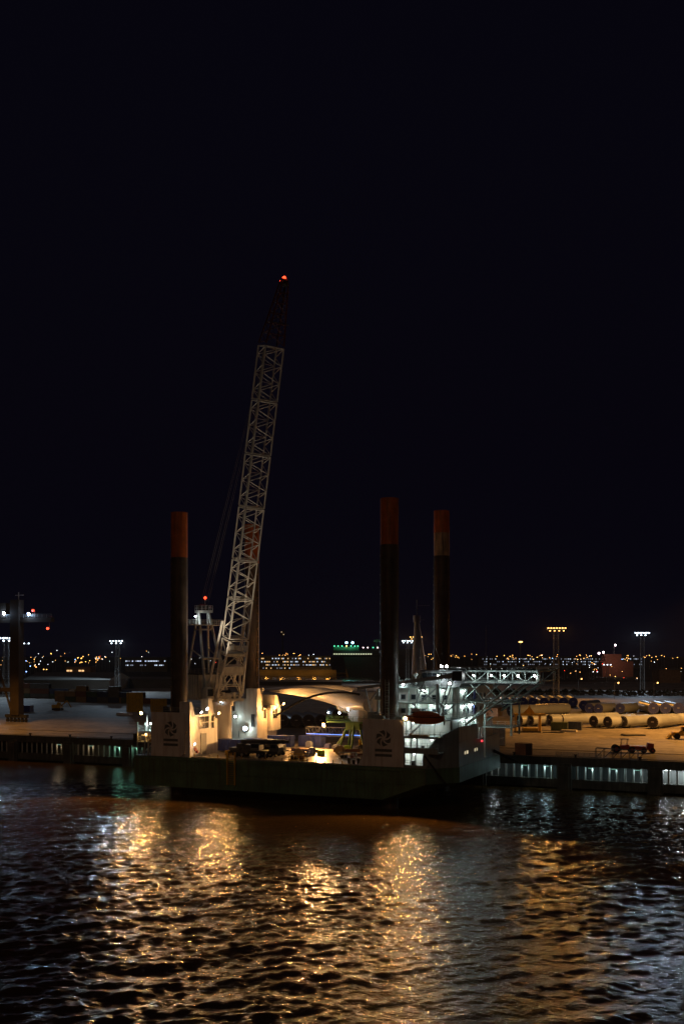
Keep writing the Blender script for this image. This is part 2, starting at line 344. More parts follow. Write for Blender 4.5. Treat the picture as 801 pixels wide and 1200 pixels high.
# legs
def leg(s, t, top, o_len, pale=0.0, pins=None):
    l = MB().cyl((s,t,-3), (s,t,top-o_len), 1.78, n=40).build('leg', legm, V)
    MB().cyl((s,t,top-o_len), (s,t,top-o_len+pale), 1.79, n=40).build('pale_band', legp, l) if pale else None
    MB().cyl((s,t,top-o_len+pale), (s,t,top), 1.8, n=40).build('orange_band', lego, l)
    ph = MB()
    for a in (pins or (-60, 0, 60, 180)):
        a = R(a); d = Vector((math.cos(a), math.sin(a), 0)); side = Vector((-d.y, d.x, 0))
        ph.bar(Vector((s,t,19)) + d*1.76 + side*.42, Vector((s,t,top-o_len-.2)) + d*1.76 + side*.42, .1)
        ph.bar(Vector((s,t,19)) + d*1.76 - side*.42, Vector((s,t,top-o_len-.2)) + d*1.76 - side*.42, .1)
    ph.build('pin_rack', legm, l)
    pp = MB()
    for a in (pins or (-60, 0, 60, 180)):
        a = R(a); d = Vector((math.cos(a), math.sin(a), 0)); z = 19.5
        while z < top - o_len - 1:
            c = Vector((s,t,z)) + d*1.72; pp.cyl(c, c + d*.14, .21, n=10); z += 1.9
    pp.build('locking_pins', M('pin steel', (.30,.20,.11), .35, .4, .2), l)['kind'] = 'stuff'
    for zz in (28, 37, 46): MB().cyl((s,t,zz-.06),(s,t,zz+.06),1.8,n=40).build('weld_band', legm, l)
    return l
leg(-49, 0, 61.2, 9.8, 0, (-125, 55)); leg(-49, 32.5, 62.3, 9.6, 0, (-10, 170))
LR = leg(0, 0, 61.3, 9.2, 0, (-150, 30)); leg(0, 32.5, 62.9, 10.2, 5.2, (-150, 20))
lc = MB()                                                 # caged ladder on the bow-side near leg
for dx in (-.35, .35): lc.bar((.3+dx,-2.1,17.6),(.3+dx,-2.1,25.4),.1)
for zz in np.arange(17.8, 25.3, .5): lc.bar((-.05,-2.1,zz),(.65,-2.1,zz),.06)
for zz in np.arange(18.5, 25.3, 1.2):
    for a in range(0, 180, 30): lc.bar((.3+.45*math.cos(R(180+a)),-2.1+.7*math.sin(R(180+a)),zz),(.3+.45*math.cos(R(210+a)),-2.1+.7*math.sin(R(210+a)),zz),.06)
lc.build('caged_ladder', teal, LR)

# jack houses
def swirl(parent, s0, y, z0, r):                          # six curved petals round an open centre, with two bars below
    lg = MB()
    for k in range(6):
        a = R(60*k); pts = []
        for i in range(9):
            u = i/8; rr = r*(.22+.78*u); pts.append((rr, a + 0.95*u*u*.55))
        for i in range(9):
            u = 1-i/8; rr = r*(.22+.78*u); pts.append((rr*.98, a + .95*u*u*.55 + .12 + .62*math.sin(min(1, u*1.15)*math.pi*.62)))
        lg.prism([(s0+p*math.cos(q_), z0+p*math.sin(q_)) for p, q_ in pts], 'y', y-.03, y)
    lg.build('swirl_emblem', logom, parent)
    for z_ in (z0-r*1.62, z0-r*2.22): MB().box(s0-r*1.1, s0+r*1.1, y-.03, y, z_, z_+r*.33).build('emblem_bar', logom, parent)
def window(parent, x, t0, t1, z0, z1, nt_=2, nz=2, name='window'):    # on a face looking towards the bow (normal +x)
    fr = MB()
    fr.box(x, x+.08, t0-.12, t0, z0-.12, z1+.12); fr.box(x, x+.08, t1, t1+.12, z0-.12, z1+.12)
    fr.box(x, x+.08, t0, t1, z0-.12, z0); fr.box(x, x+.08, t0, t1, z1, z1+.12)
    for i in range(1, nt_): u = t0+(t1-t0)*i/nt_; fr.box(x, x+.07, u-.07, u+.07, z0, z1)
    for i in range(1, nz): u = z0+(z1-z0)*i/nz; fr.box(x, x+.065, t0, t1, u-.07, u+.07)
    f = fr.build(name, white, parent)
    for i in range(nt_):
        for j in range(nz): MB().box(x+.004, x+.03, t0+(t1-t0)*i/nt_+.08, t0+(t1-t0)*(i+1)/nt_-.08, z0+(z1-z0)*j/nz+.08, z0+(z1-z0)*(j+1)/nz-.08).build('pane', glass, f)
def fin(h, s0, s1, t0, t1, z0, z1, cut):                  # raised plate with a sloped edge
    h.prism([(t0,z0),(t1,z0),(t1-cut,z1),(t0,z1)] if cut > 0 else [(t0,z0),(t1,z0),(t1,z1),(t0-cut,z1)], 'x', s0, s1)
# stern near house
h = MB(); h.box(-53.3, -44, -3.6, 6.6, DZ+.03, 17.3); h.box(-53.3,-51.5,-3.6,6.6,17.3,17.6)
fin(h, -46.6, -44.05, -3.6, -1.6, 17.3, 20.2, 1.2); fin(h, -46.0, -44.05, 4.0, 6.4, 17.3, 20.6, 1.0); h.box(-46, -44.04, 6.6, 7.8, DZ+.03, 16.2)
JH = h.build('jack_house', white, V)
MB().prism([(-53.6,DZ+.1),(-46.2,DZ+.1),(-45.2,9.2),(-45.2,13.4),(-44.6,13.9),(-43.8,13.9),(-43.8,17.9),(-53.6,17.9)], 'y', -3.95, -3.6).build('outer_panel', white, JH)
swirl(JH, -48.6, -3.95, 14.4, 1.65)
window(JH, -44, .2, 4.0, 14.2, 16.9)
MB().box(-44.0, -43.97, .9, 2.9, 8.6, 13.2).build('doorway', M('door grey', (.22,.22,.23), .5, 0, .1), JH)
MB().box(-44.0, -43.9, .75, .9, 8.6, 13.35).box(-44.0,-43.9,2.9,3.05,8.6,13.35).box(-44,-43.9,.9,2.9,13.2,13.35).build('door_frame', white, JH)
window(JH, -44, 5.0, 6.2, 14.0, 17.0, 1, 2)
MB().cyl((-43.8,-1.6,10.0),(-44,-1.6,10.0),.45,n=12).build('life_ring', red, JH); MB().cyl((-43.75,-.8,9.4),(-44,-.8,9.4),.3,n=10).build('hose_reel', red, JH)
MB().rail([(-53.2,-3.4,17.9),(-47,-3.4,17.9),(-47,6.4,17.6)]).build('house_railing', grey, JH)
MB().box(-52.5,-51.4,-1,1.5,17.6,19.0).build('jacking_gear', dark, JH); MB().cyl((-51.4,3.6,17.3),(-51.4,3.6,19.8),.35).build('vent_pipe', dark, JH); MB().box(-47.5,-46.7,-3,-1.8,17.3,18.6).build('jacking_gear', dark, JH)
# stern far house
h = MB(); h.box(-53.3, -44, 26, 36.2, DZ+.03, 16.6); h.box(-50, -44.02, 26.01, 28.4, 16.6, 19.6); h.box(-44, -43.0, 31.2, 36.19, 11.8, 17.8)
fin(h, -47, -44.02, 26.02, 28.4, 19.6, 22.1, .8); fin(h, -47, -43.05, 33.6, 36.15, 17.8, 20.4, 1.6); h.box(-53.2,-52,26.05,36.15,16.6,18)
JF = h.build('jack_house', white, V)
window(JF, -43.0, 32.0, 34.6, 14.6, 17.2); window(JF, -44, 29.2, 30.4, 14.8, 17.2, 1, 1)
MB().box(-45.6,-44.6,25.95,25.999,13,16).build('doorway', dark, JF)
MB().box(-48.9,-48.86,25.9,25.99,10.5,12).build('signboard', dark, JF)
MB().rail([(-53,26.2,16.6),(-50.2,26.2,16.6)]).rail([(-44.3,28.6,16.6),(-44.3,33,16.6)]).build('house_railing', grey, JF)
po = MB(); po.cyl((-45.2,30.6,16.6),(-45.2,30.6,21.4),.28); po.cyl((-45.2,30.6,21.4),(-45.2,30.6,22.2),.6,.6); po.build('vent_post', grey, JF)
MB().cyl((-45.5,29.6,16.6),(-45.5,29.6,19),.3).sphere((-45.5,29.6,19.3),.5).build('red_beacon_post', red, JF)
# bow near house with emblem
h = MB(); h.box(-3.9, 4.3, -3.6, 3.8, DZ+.03, 17.3); JR = h.build('jack_house', white, V)
MB().prism([(-5.4,DZ+.1),(4.45,DZ+.1),(4.45,17.7),(-4.1,17.7),(-4.1,10.6),(-4.4,9.6),(-4.9,8.9)], 'y', -3.95, -3.6).build('outer_panel', white, JR)
swirl(JR, .3, -3.95, 14.0, 1.62)
MB().rail([(-4,-3.6,17.7),(4.3,-3.6,17.7),(4.3,3.6,17.5)]).build('house_railing', grey, JR)
for bx6 in ((-3.6,-2.2,-2.6,-1,17.3,19.0),(-1.9,.0,-3.2,-2.4,17.3,18.4),(2.4,3.6,-2.8,-1.5,17.3,18.3)): MB().box(*bx6).build('jacking_gear', teal, JR)
MB().cyl((-3,1.5,17.3),(-3,1.5,23.4),.3).box(-3.6,-2.4,1.2,1.8,21.2,22).build('winch_post', teal, JR)
# bow far house
h = MB(); h.box(-4.5, 4.3, 28.6, 36.2, DZ+.03, 17.3); JJ = h.build('jack_house', white, V)
MB().rail([(-4.3,28.8,17.3),(4.2,28.8,17.3)]).build('house_railing', grey, JJ)

# stern gallery with frames, pipes and lamp
sg = MB()
for ss in (-57.5, -55.6, -53.7):
    for tt in (-3.4, 2, 8): sg.bar((ss,tt,DZ),(ss,tt,15.6),.22)
for zz in (11.2, 13.6): sg.box(-57.7,-53.4,-3.6,8.2,zz,zz+.18)
SG = sg.build('stern_gallery', teal, V)
for zz in (8.43, 11.4, 13.8): MB().rail([(-53.5,-3.5,zz),(-57.6,-3.5,zz),(-57.6,8,zz)], 1.0, 1.4).build('gallery_railing', galv, SG)
pi = MB()
for a, b, r_ in (((-57,-2.6,8.5),(-54,-2.6,10.9),.12),((-56.4,-2.8,11.4),(-54.2,-2.8,13.4),.14),((-55,-2.9,8.5),(-55,-2.9,15),.2),((-57.2,-2.3,12.6),(-53.6,-2.3,12.6),.18),((-56,-2,13.8),(-56,-2,17),.16),((-54.6,-1.5,13.8),(-54.6,-1.5,16.4),.3)): pi.cyl(a,b,r_,n=8)
pi.box(-56.8,-55.6,-1.5,.2,11.4,12.8); pi.box(-55.4,-54.2,-1.5,.2,8.43,9.9); pi.build('gallery_pipes', white, SG)
MB().box(-54.6,-53.9,-3.2,-2.6,11.38,11.9).build('yellow_locker', yellow, SG)
mb_ = MB(); mb_.box(-58.9,-57.9,-3,-1,10.5,13.0); mb_.build('stern_fender_box', dark, V)

# ---------------- accommodation at the bow: galleries on the near side, block behind, decks, helideck
A = MB().box(4.6, 12.6, 1.2, 30, 11.76, 17.6).build('accommodation_block', white, V)
MB().box(-1.0, 12.9, 5.2, 29, 17.85, 23.6).build('upper_block', white, V)
# near-side shell with real openings (z bands)
sh = MB()
for z0, z1 in ((DZ+.03, 9.0), (11.25, 12.4), (14.15, 14.55)): sh.box(4.46, 9.2 if z0 < 10 else 11.4, -3.9, -3.6, z0, z1)
sh.box(4.46,4.75,-3.9,-3.6,9.0,11.25); sh.box(9.0,9.4,-3.9,-3.6,9.0,11.25); sh.box(6.75,6.95,-3.88,-3.65,9.0,11.25)
sh.box(7.1,7.3,-3.88,-3.65,12.4,14.15); sh.box(4.46,4.6,-3.88,-3.65,12.4,14.15)
SH = sh.build('side_shell', bowgrey, V)
for z0 in (11.3, 14.3, 17.6): MB().box(4.46, 11.6 if z0 < 17 else 13.2, -3.55, 5.3, z0, z0+.22).build('gallery_deck', teal, SH)
gw = MB().box(4.5, 12.4, .6, .8, DZ+.05, 17.6).build('gallery_wall', white, SH)
for (x, z, ww, hh) in ((5.6,8.9,.7,.8),(8.2,8.9,.5,1.0),(7.6,11.6,.6,1.1),(9.6,11.6,.5,.9)): MB().box(x,x+ww,-2.8,-2.2,z-.05,z+hh).build('deck_locker', dark, SH)
MB().box(8.0,8.5,.5,.58,10.0,10.7).build('fire_hose_box', red, SH)
for (xa, xb, za) in ((4.7, 9.1, 9.0), (4.7, 11.4, 12.4), (4.6, 13.0, 14.6)): MB().rail([(xa,-3.7,za),(xb,-3.7,za)], .9, 1.2, .03, 2).build('gallery_railing', galv, SH)
for (x, z) in ((5.6, 10.9), (8.0, 10.9), (5.6, 13.8), (9.2, 13.8), (5.4, 17.0), (9.4, 17.0)):
    lamp(SH, (x, -1.0, z), (0, -.25, -1), EWg, 115, (.84, .98, .94), .2, .12)
for i, x in enumerate((4.9, 7.6, 10.6)): stick('stanchion', (x,-3.5,14.5), (x,-3.5,17.6), .09, teal, SH)
# upper decks: slabs, rails, window rows
UB = MB().box(-1.6, 13.4, 2.4, 30, 20.55, 20.75).build('promenade_deck', teal, V)
for z0 in (17.83, 20.76): MB().rail([(4.8,2.6,z0),(13.2,2.6,z0),(13.2,16,z0)], 1.05, 1.5).build('promenade_railing', galv, UB)
for z0 in (18.9, 21.7):
    for x in (1.0, 3.2, 5.4, 7.6, 9.8): 
        f = MB().box(x-.55,x+.55,5.12,5.19,z0-.5,z0+.6).build('window', grey, UB); MB().box(x-.42,x+.42,5.08,5.115,z0-.38,z0+.48).build('pane', glass, f)
    for t_ in (7.5, 10.5, 13.5, 16.5, 19.5, 22.5):
        f = MB().box(12.91,12.98,t_-.55,t_+.55,z0-.5,z0+.6).build('window', grey, UB); MB().box(12.985,13.02,t_-.42,t_+.42,z0-.38,z0+.48).build('pane', glass, f)
for x in (4.9, 9.0, 13.1):
    for t_ in (2.7,): stick('stanchion', (x,t_,17.83), (x,t_,23.5), .1, teal, UB)
for (x, t_, z) in ((3.6,4.6,20.2),(7.2,4.6,20.2),(10.4,4.6,20.2),(13.3,7,20.2),(13.3,12,20.2),(13.3,7,23.2),(5.4,4.6,23.2),(9.6,4.6,23.2),(13.3,14,17.3),(13.3,8.5,17.3)):
    lamp(UB, (x, t_, z), (.2 if x > 13 else 0, -.5 if x < 13 else 0, -1), EWg, 150 if x > 13 else 85, (.74, .98, .93), .24, .12)
for (x, y0_, z) in ((13.6,12.2,18.2),(13.6,12.2,21.2)): MB().box(x,x+.1,y0_,y0_+1.4,z,z+1.8).build('blue_screen', blue, UB)
# roof, wheelhouse, machinery
RF = MB().box(-1.8, 13.6, 4.4, 29.6, 23.61, 23.85).build('bridge_deck', teal, V)
MB().rail([(-1.6,4.6,23.85),(13.4,4.6,23.85)], 1.1, 1.3).build('bridge_railing', galv, RF)
wh = MB(); wh.prism([(5.2,23.86),(12.4,23.86),(13.2,25.0),(13.2,26.9),(4.6,26.9),(4.6,25.0)], 'y', 6.2, 16); WH = wh.build('wheelhouse', grey, V)
MB().box(4.3,13.6,5.8,16.4,26.9,27.15).build('wheelhouse_roof', dark, WH)
for x in np.arange(4.75, 12.9, 1.05): MB().box(x,x+.9,6.13,6.19,25.1,26.6).build('pane', glass, WH)
for t_ in np.arange(6.5, 15.5, 1.1): MB().box(13.21,13.26,t_,t_+.95,25.1,26.6).build('pane', glass, WH)
mast = MB(); mast.cyl((-2.6,26,17.6),(-3.6,26,37.5),2.6,.55,14); mast.cyl((-3.6,26,37.5),(-3.6,26,39),.8,.8,10); MS = mast.build('tapered_mast', white, V)
mm = MB(); mm.bar((-4.4,26,38),(-1.8,26,38),.12); mm.cyl((-3.6,26,39),(-3.6,26,42.5),.08); mm.bar((-3.6,26,41.2),(-.6,26,41.2),.08); mm.build('radar_arm', galv, MS)
wa = MB(); wa.cyl((13.4,22,23.8),(13.4,22,36.5),.09,.05,8); wa.bar((13.4,21.6,35.4),(13.4,22.4,35.4),.1); wa.build('whip_antenna', galv, V)
wa = MB(); wa.cyl((8.6,8,27.1),(6.4,8,33),.06,.04,8); wa.build('whip_antenna', galv, V)
rm = MB()                                                # ventilators and lockers on the roofs
for (x,t_,a,b,c) in ((-.8,6,1.2,1.2,1.3),(1.2,6.4,.8,1.4,1.6),(2.8,8,1.5,1.5,1.1),(.2,12,2,2,2.4),(3,14,1,1,2.8),(-.8,20,2,3,2.2),(8,20,2.5,3,2.4),(11,24,1.5,2,1.7)): rm.box(x,x+a,t_,t_+b,23.86,23.86+c)
for (x,t_,zz) in ((-.3,5.4,25.6),(1.8,5.2,25.2),(3.6,5.4,26.2)): rm.cyl((x,t_,23.86),(x,t_,zz),.16); rm.sphere((x,t_,zz),.45)
rm.build('roof_ventilators', teal, RF)
for (x,t_,z,d) in ((8.8,6.0,28.0,(0,-1,-.5)),(9.9,6.0,28.0,(0,-1,-.5)),(8.2,5.7,26.0,(0,-1,-.3)),(9.3,5.7,26.0,(0,-1,-.3)),(10.6,5.7,24.6,(0,-1,-.3)),(1.2,4.4,24.4,(0,-1,-.3)),(-1.2,4.4,24.2,(0,-1,-.5))):
    lamp(RF, (x,t_,z), d, EW, 120, (.85,.97,1), .24, .12)
# helideck over the bow
HC = (18.2, 15.5); HRd = 10.6
hp = [(HC[0]+HRd*math.cos(R(22.5+45*i)), HC[1]+HRd*math.sin(R(22.5+45*i))) for i in range(8)]
hd = MB(); hd.prism(hp, 'z', 27.25, 27.6); HD = hd.build('helideck', dark, V)
hn = MB(); hp2 = [(HC[0]+(HRd+1.3)*math.cos(R(22.5+45*i)), HC[1]+(HRd+1.3)*math.sin(R(22.5+45*i))) for i in range(8)]
for i in range(8):
    a, b, c, d_ = hp[i], hp[(i+1)%8], hp2[i], hp2[(i+1)%8]
    hn.bar((*c,27.75),(*d_,27.75),.1)
    for k in range(8): u = k/8; hn.bar((a[0]+(b[0]-a[0])*u,a[1]+(b[1]-a[1])*u,27.4),(c[0]+(d_[0]-c[0])*u,c[1]+(d_[1]-c[1])*u,27.75),.07)
hn.build('safety_net_frame', galv, HD)
# support trusses: two long girders out from the block, cross frames, rails and raking struts
for t_ in (7.2, 22.5):
    gd = MB().bar((8,t_,27.05),(28,t_,27.05),.32).bar((8,t_,24.9),(28,t_,24.9),.36).build('girder', teal, V)
    for i in range(8):
        x0 = 8+2.5*i; stick('brace', (x0,t_,24.9), (x0,t_,27.05), .10, teal, gd)
        stick('brace', (x0,t_,24.9) if i % 2 else (x0,t_,27.05), (x0+2.5,t_,27.05) if i % 2 else (x0+2.5,t_,24.9), .09, teal, gd)
    stick('brace', (28,t_,24.9), (28,t_,27.05), .10, teal, gd)
    stick('raking_strut', (26.0,t_,24.9), (14.0,max(2.5, t_-2),16.4), .20, teal, gd)
    stick('raking_strut', (23.4,t_,24.9), (14.0,t_,16.8), .17, teal, gd)
    stick('raking_strut', (17.0,t_,24.9), (21.0,t_,20.7), .12, teal, gd)
    stick('raking_strut', (14.2,t_,24.9), (19.0,t_,18.9), .12, teal, gd)
    stick('raking_strut', (14.2,t_,21.0), (21.0,t_,20.4), .11, teal, gd)
    stick('raking_strut', (13.4,t_,21.6), (17.0,t_,24.9), .12, teal, gd)
for x in (10.5, 15.5, 20.5, 25.5, 28): MB().bar((x,7.2,24.95),(x,22.5,24.95),.24).bar((x,7.2,27.0),(x,22.5,27.0),.24).build('cross_beam', teal, V)
wk = MB().box(8,29.4,5.9,6.9,24.55,24.68).build('walkway', galv, V)
MB().rail([(8,5.9,24.7),(29.4,5.9,24.7),(29.4,6.9,24.7)], 1.1, 1.2).build('walkway_railing', galv, wk)
for x in (11.6, 15.2, 18.8, 21.4, 24.2, 27.4): lamp(wk, (x, 6.9, 26.2), (0,-1,-.6), EW, 75, (.84,.97,.97), .2, .1)
ep = MB(); ep.box(27.6,28.4,7.4,7.8,25,27.1); ep.cyl((27.5,8,27.5),(31.5,10,27.9),.3,.3,10); ep.build('foam_monitor', white, HD)
gd = MB().bar((9,15,27.05),(27,15,27.05),.26).bar((9,15,24.95),(27,15,24.95),.26).build('girder', teal, V)
for i in range(6): stick('brace', (9+3*i,15,24.95), (10.5+3*i,15,27.05), .08, teal, gd); stick('brace', (10.5+3*i,15,27.05), (12+3*i,15,24.95), .08, teal, gd)
for i in range(5):
    x0 = 10.5+(0,5,10,15,17.5)[i]; stick('brace', (x0-2,7.2,24.9), (x0,15,24.9), .08, teal, gd); stick('brace', (x0-2,22.5,24.9), (x0,15,24.9), .08, teal, gd)
for (xa, za, xb, zb, tt) in ((4.8,14.5,8.2,17.6,-2.4),(9.2,17.85,12.4,20.6,3.6),(5.0,20.76,8.4,23.6,3.6)):      # stair flights between the decks
    sf = MB().bar((xa,tt,za),(xb,tt,zb),.16).bar((xa,tt+.8,za),(xb,tt+.8,zb),.16)
    for k in range(9): u = (k+.5)/9; sf.box(xa+(xb-xa)*u-.14, xa+(xb-xa)*u+.14, tt+.06, tt+.74, za+(zb-za)*u-.02, za+(zb-za)*u+.02)
    sf.bar((xa,tt,za+1),(xb,tt,zb+1),.07).bar((xa,tt,za),(xa,tt,za+1),.07).bar((xb,tt,zb),(xb,tt,zb+1),.07); sf.build('stair', galv, V)
for (x,t_,z0,z1,r_) in ((2.2,5.05,17.9,23.5,.13),(6.4,5.05,17.9,23.5,.10),(8.8,5.02,17.9,26.5,.12),(11.4,5.05,17.9,23.5,.12),(13.15,9,16.2,23.5,.12),(13.15,15,13.2,23.5,.14)): stick('vent_pipe', (x,t_,z0), (x,t_,z1), r_, teal, V)
MB().rail([(13.7,1.8,16.2),(13.7,13.8,16.2)],1.0,1.5).rail([(13.7,14.2,13.0),(13.7,30.6,13.0)],1.0,1.5).build('bulwark_railing', galv, fcs)
# platform behind the bow: a lower lattice stage
st = MB(); st.box(14.2,20.6,16.5,24,20.2,20.4); st.box(14.2,20.6,16.5,24,15.2,15.4)
for x,t_ in ((14.6,17),(20.2,17),(20.2,23.6)): st.bar((x,t_,9 if x<15 else 13.5),(x,t_,20.2),.35)
st = st.build('bow_stage', teal, V)
for z0 in (15.4, 20.4): MB().rail([(14.4,16.6,z0),(20.5,16.6,z0),(20.5,23.8,z0)],1.1,1.5).build('stage_railing', galv, st)
MB().box(14.4,17,18.2,21.8,17.4,19.2).build('orange_tank', M('tank orange', (.55,.16,.05), .45, 0, .2), st)
fr = MB()
for a, b in (((14.1,14.6,13),(14.1,14.6,15.2)),((14.1,18.2,13),(14.1,18.2,15.2)),((14.1,14.6,15.2),(14.1,18.2,15.2)),((14.1,16.4,13),(14.1,16.4,15.2))): fr.bar(a,b,.22)
fr.build('bow_frame', white, V)
rl = MB().cyl((14.3,15.2,12.2),(14.3,15.2,12.3),.3).build('bow_lamp_base', dark, V); MB().sphere((14.5,15.2,12.5),.26).build('lens', E('bow red', (1,.03,.05), 1.5), rl)
# knuckle of the auxiliary crane boom laid along the near side
ab = MB(); a_, b_ = Vector((-8.2,3.2,23.4)), Vector((13.0,3.2,26.3))
ab.cyl(a_, b_, .38, .55, n=4); AB = ab.build('resting_boom', grey, V)
for a, b in (((-6.6,3.2,23.6),(-4.2,1.5,17.6)),((-2.9,3.0,23.9),(-5.0,2,21)),((3.4,3.2,24.8),(8.4,4,20.8)),((6.2,3.2,25.2),(4.4,3.6,20.8)),((11.5,3.2,26),(8.9,3.4,17.8)),((12.4,3.2,26),(9.6,3.2,17.8))): stick('boom_support', a, b, .14, grey, AB)
cp = MB(); cp.cyl((8.9,3.4,14.5),(8.9,3.4,24.5),.42,.36,14); cp.build('crane_post', grey, AB)
cb = MB(); cb.box(12.2,14.2,2.4,4.2,25.2,27.0); cb.build('crane_head', dark, AB)

# ---------------- lamps of the working deck (they light hull, legs, boom and water)
dl = [((-43.0,-.6,17.9),(1,-.2,-.6),EW,50,(1,.66,.34),.26),
      ((-43.0,1.8,18.5),(1,-.3,-.4),EW,60,(1,.80,.58),.30),
      ((-42.4,5.6,17.4),(1,-.3,-.6),EA,420,WARM,.28),
      ((-41.6,30.4,17.4),(1,-.3,-.6),EA,3200,WARM,.30),
      ((-41.6,35.2,18.2),(1,-.2,-.6),EA,1300,WARM,.24),
      ((-46.8,25.2,12.6),(.4,-1,-.1),EWc,200,(.80,1,.93),.5),
      ((-49.5,25.2,15.4),(.4,-1,-.1),EWc,90,(.80,1,.93),.26),
      ((-45.8,12.3,19.8),(.6,-1,-.2),EWc,240,(.85,.93,1),.34),
      ((-43.4,-2.7,11.2),(1,-.4,-.2),EWc,12,(.8,.9,1),.2)]
for x0,y0,z0,x1 in ((-44,-.6,17.6,-43.2),(-44,1.8,18.0,-43.2),(-44,5.6,17.0,-42.6),(-44,30.4,16.6,-41.8),(-43,35.2,17.7,-41.8)): stick('lamp_arm', (x0,y0,z0), (x1,y0,z0+.1), .06, galv, V)
for p, pw in (((-56.2,-3.9,17.6), 15000), ((4.9,-4.1,18.0), 17500)):      # the two big floods turned out over the water
    fl_ = lamp(V, p, (.1,-1,-.3), EA, 0, WARM, .32)
    light(fl_, Vector(p) + Vector((0,-.7,-.1)), pw, WARM, .3, 118, Vector(p) + Vector((2,-30,-9))).data.spot_blend = .3
light(V, (-41.5,2.6,18.6), 15000, WARM, .3, 80, (-36,-40,-6))
for p,d,e,pw,c,sz in dl: lamp(V, p, d, e, pw, c, sz)
lamp(SG, (-56.2,-2.2,12.8), (0,-1,-.2), EA, 120, WARM, .2); lamp(SG, (-55,-2,15.2), (0,-1,-.5), EWc, 260, (.8,1,.95), .2)

# ================================================================ MAIN CRANE (slews on its own pedestal)
CR = thing('lattice_crane', 'tall white lattice boom crane standing on the stern of the vessel', 'crane', W(-47.2, 15, DZ+.03), R(35))
cz = lambda z: z - DZ - .03                              # heights above water -> above the crane's base
p = MB(); p.cyl((0,0,0),(0,0,cz(18.6)),2.3,n=32); p.cyl((0,0,cz(18.6)),(0,0,cz(19.6)),2.75,2.75,32); p.build('pedestal', white, CR)
MB().box(-3.4,3.4,-4.2,12,cz(19.62),cz(20.3)).build('slew_platform', cranep, CR)
mh = MB(); mh.box(-3.6,3.2,4.6,12.6,cz(20.3),cz(25.6)); MH = mh.build('machinery_house', cranep, CR)
for i in range(6): MB().box(-3.66,-3.605,5+1.25*i,5.1+1.25*i,cz(20.4),cz(25.5)).build('panel_seam', grey, MH)
MB().box(-3.7,3.3,4.5,12.7,cz(25.6),cz(25.85)).build('roof', dark, MH)
MB().rail([(-3.6,4.6,cz(25.85)),(3.2,4.6,cz(25.85)),(3.2,12.6,cz(25.85))]).rail([(-3.6,4.6,cz(25.85)),(-3.6,12.6,cz(25.85))]).build('roof_railing', galv, MH)
oc = MB(); oc.box(-5.2,-3.42,-2.6,-.2,cz(20.0),cz(22.8)); OC = oc.build('operator_cab', cranep, CR); MB().box(-5.0,-3.6,-2.68,-2.61,cz(20.9),cz(22.5)).build('pane', glass, OC)
wd = MB()
for x in (-1.6, 1.5):
    wd.cyl((x-1.1,1.4,cz(21.2)),(x+1.1,1.4,cz(21.2)),.8,n=20); wd.cyl((x-1.2,1.4,cz(21.2)),(x-1.1,1.4,cz(21.2)),1.05,n=20); wd.cyl((x+1.1,1.4,cz(21.2)),(x+1.2,1.4,cz(21.2)),1.05,n=20)
wd.build('winch_drum', dark, CR)
fb = MB()
for x in (-2.9,-1.5,1.2,2.6): fb.box(x-.2,x+.2,-4.0,-2.4,cz(20.3),cz(21.7))
fb.cyl((-3.2,-3.2,cz(21.2)),(3.2,-3.2,cz(21.2)),.35); fb.box(-1,.4,-3.9,-2.5,cz(20.3),cz(21.2)); fb.build('boom_foot', cranep, CR)
# A-frame
AF = MB().box(-1.9,1.9,8.0,9.9,cz(40.2),cz(40.8)).build('a_frame_head', cranep, CR)
for x in (-1, 1):
    stick('a_frame_leg', (2.9*x,2.2,cz(20.3)), (1.3*x,9,cz(40.3)), .34, cranep, AF)
    stick('a_frame_leg', (2.8*x,11.8,cz(25.6)), (1.3*x,9.4,cz(40.3)), .26, cranep, AF)
    stick('a_frame_leg', (2.2*x,5.2,cz(29.4)), (2.3*x,10.9,cz(31.6)), .18, cranep, AF)
    stick('a_frame_leg', (1.6*x,7.6,cz(36.2)), (1.7*x,9.9,cz(36.2)), .16, cranep, AF)
stick('a_frame_leg', (-2.3,4.9,cz(29.4)), (2.3,4.9,cz(29.4)), .26, cranep, AF); stick('a_frame_leg', (-1.7,7.5,cz(36.2)), (1.7,7.5,cz(36.2)), .2, cranep, AF)
pf = MB(); pf.box(-4.4,4.0,6.8,11,cz(37.2),cz(37.4)); pf = pf.build('service_platform', cranep, AF)
MB().rail([(-4.4,6.8,cz(37.4)),(4,6.8,cz(37.4)),(4,11,cz(37.4)),(-4.4,11,cz(37.4)),(-4.4,6.8,cz(37.4))]).build('platform_railing', cranep, pf)
MB().rail([(-1.9,8,cz(40.8)),(1.9,8,cz(40.8)),(1.9,9.9,cz(40.8)),(-1.9,9.9,cz(40.8)),(-1.9,8,cz(40.8))],1.1,1).build('head_railing', cranep, AF)
sv = MB()
for x in (-.9,-.3,.3,.9): sv.cyl((x-.12,8.9,cz(41.5)),(x+.12,8.9,cz(41.5)),.75,n=18)
sv.build('sheave', dark, AF)
pa = MB().cyl((.6,9.4,cz(40.8)),(.6,9.4,cz(43.6)),.07).build('beacon_post', cranep, AF)
MB().sphere((.6,9.4,cz(43.8)),.34).build('red_beacon', ER, AF); light(AF, (.6,9.4,cz(44.4)), 60, (1,.05,.02), .2)
lamp(AF, (-3.2,6.9,cz(39.3)), (0,-.5,-1), EWc, 260, (.8,.95,1), .26, .12); MB().sphere((3.2,6.6,cz(35.6)),.22).build('red_beacon', ER, AF)
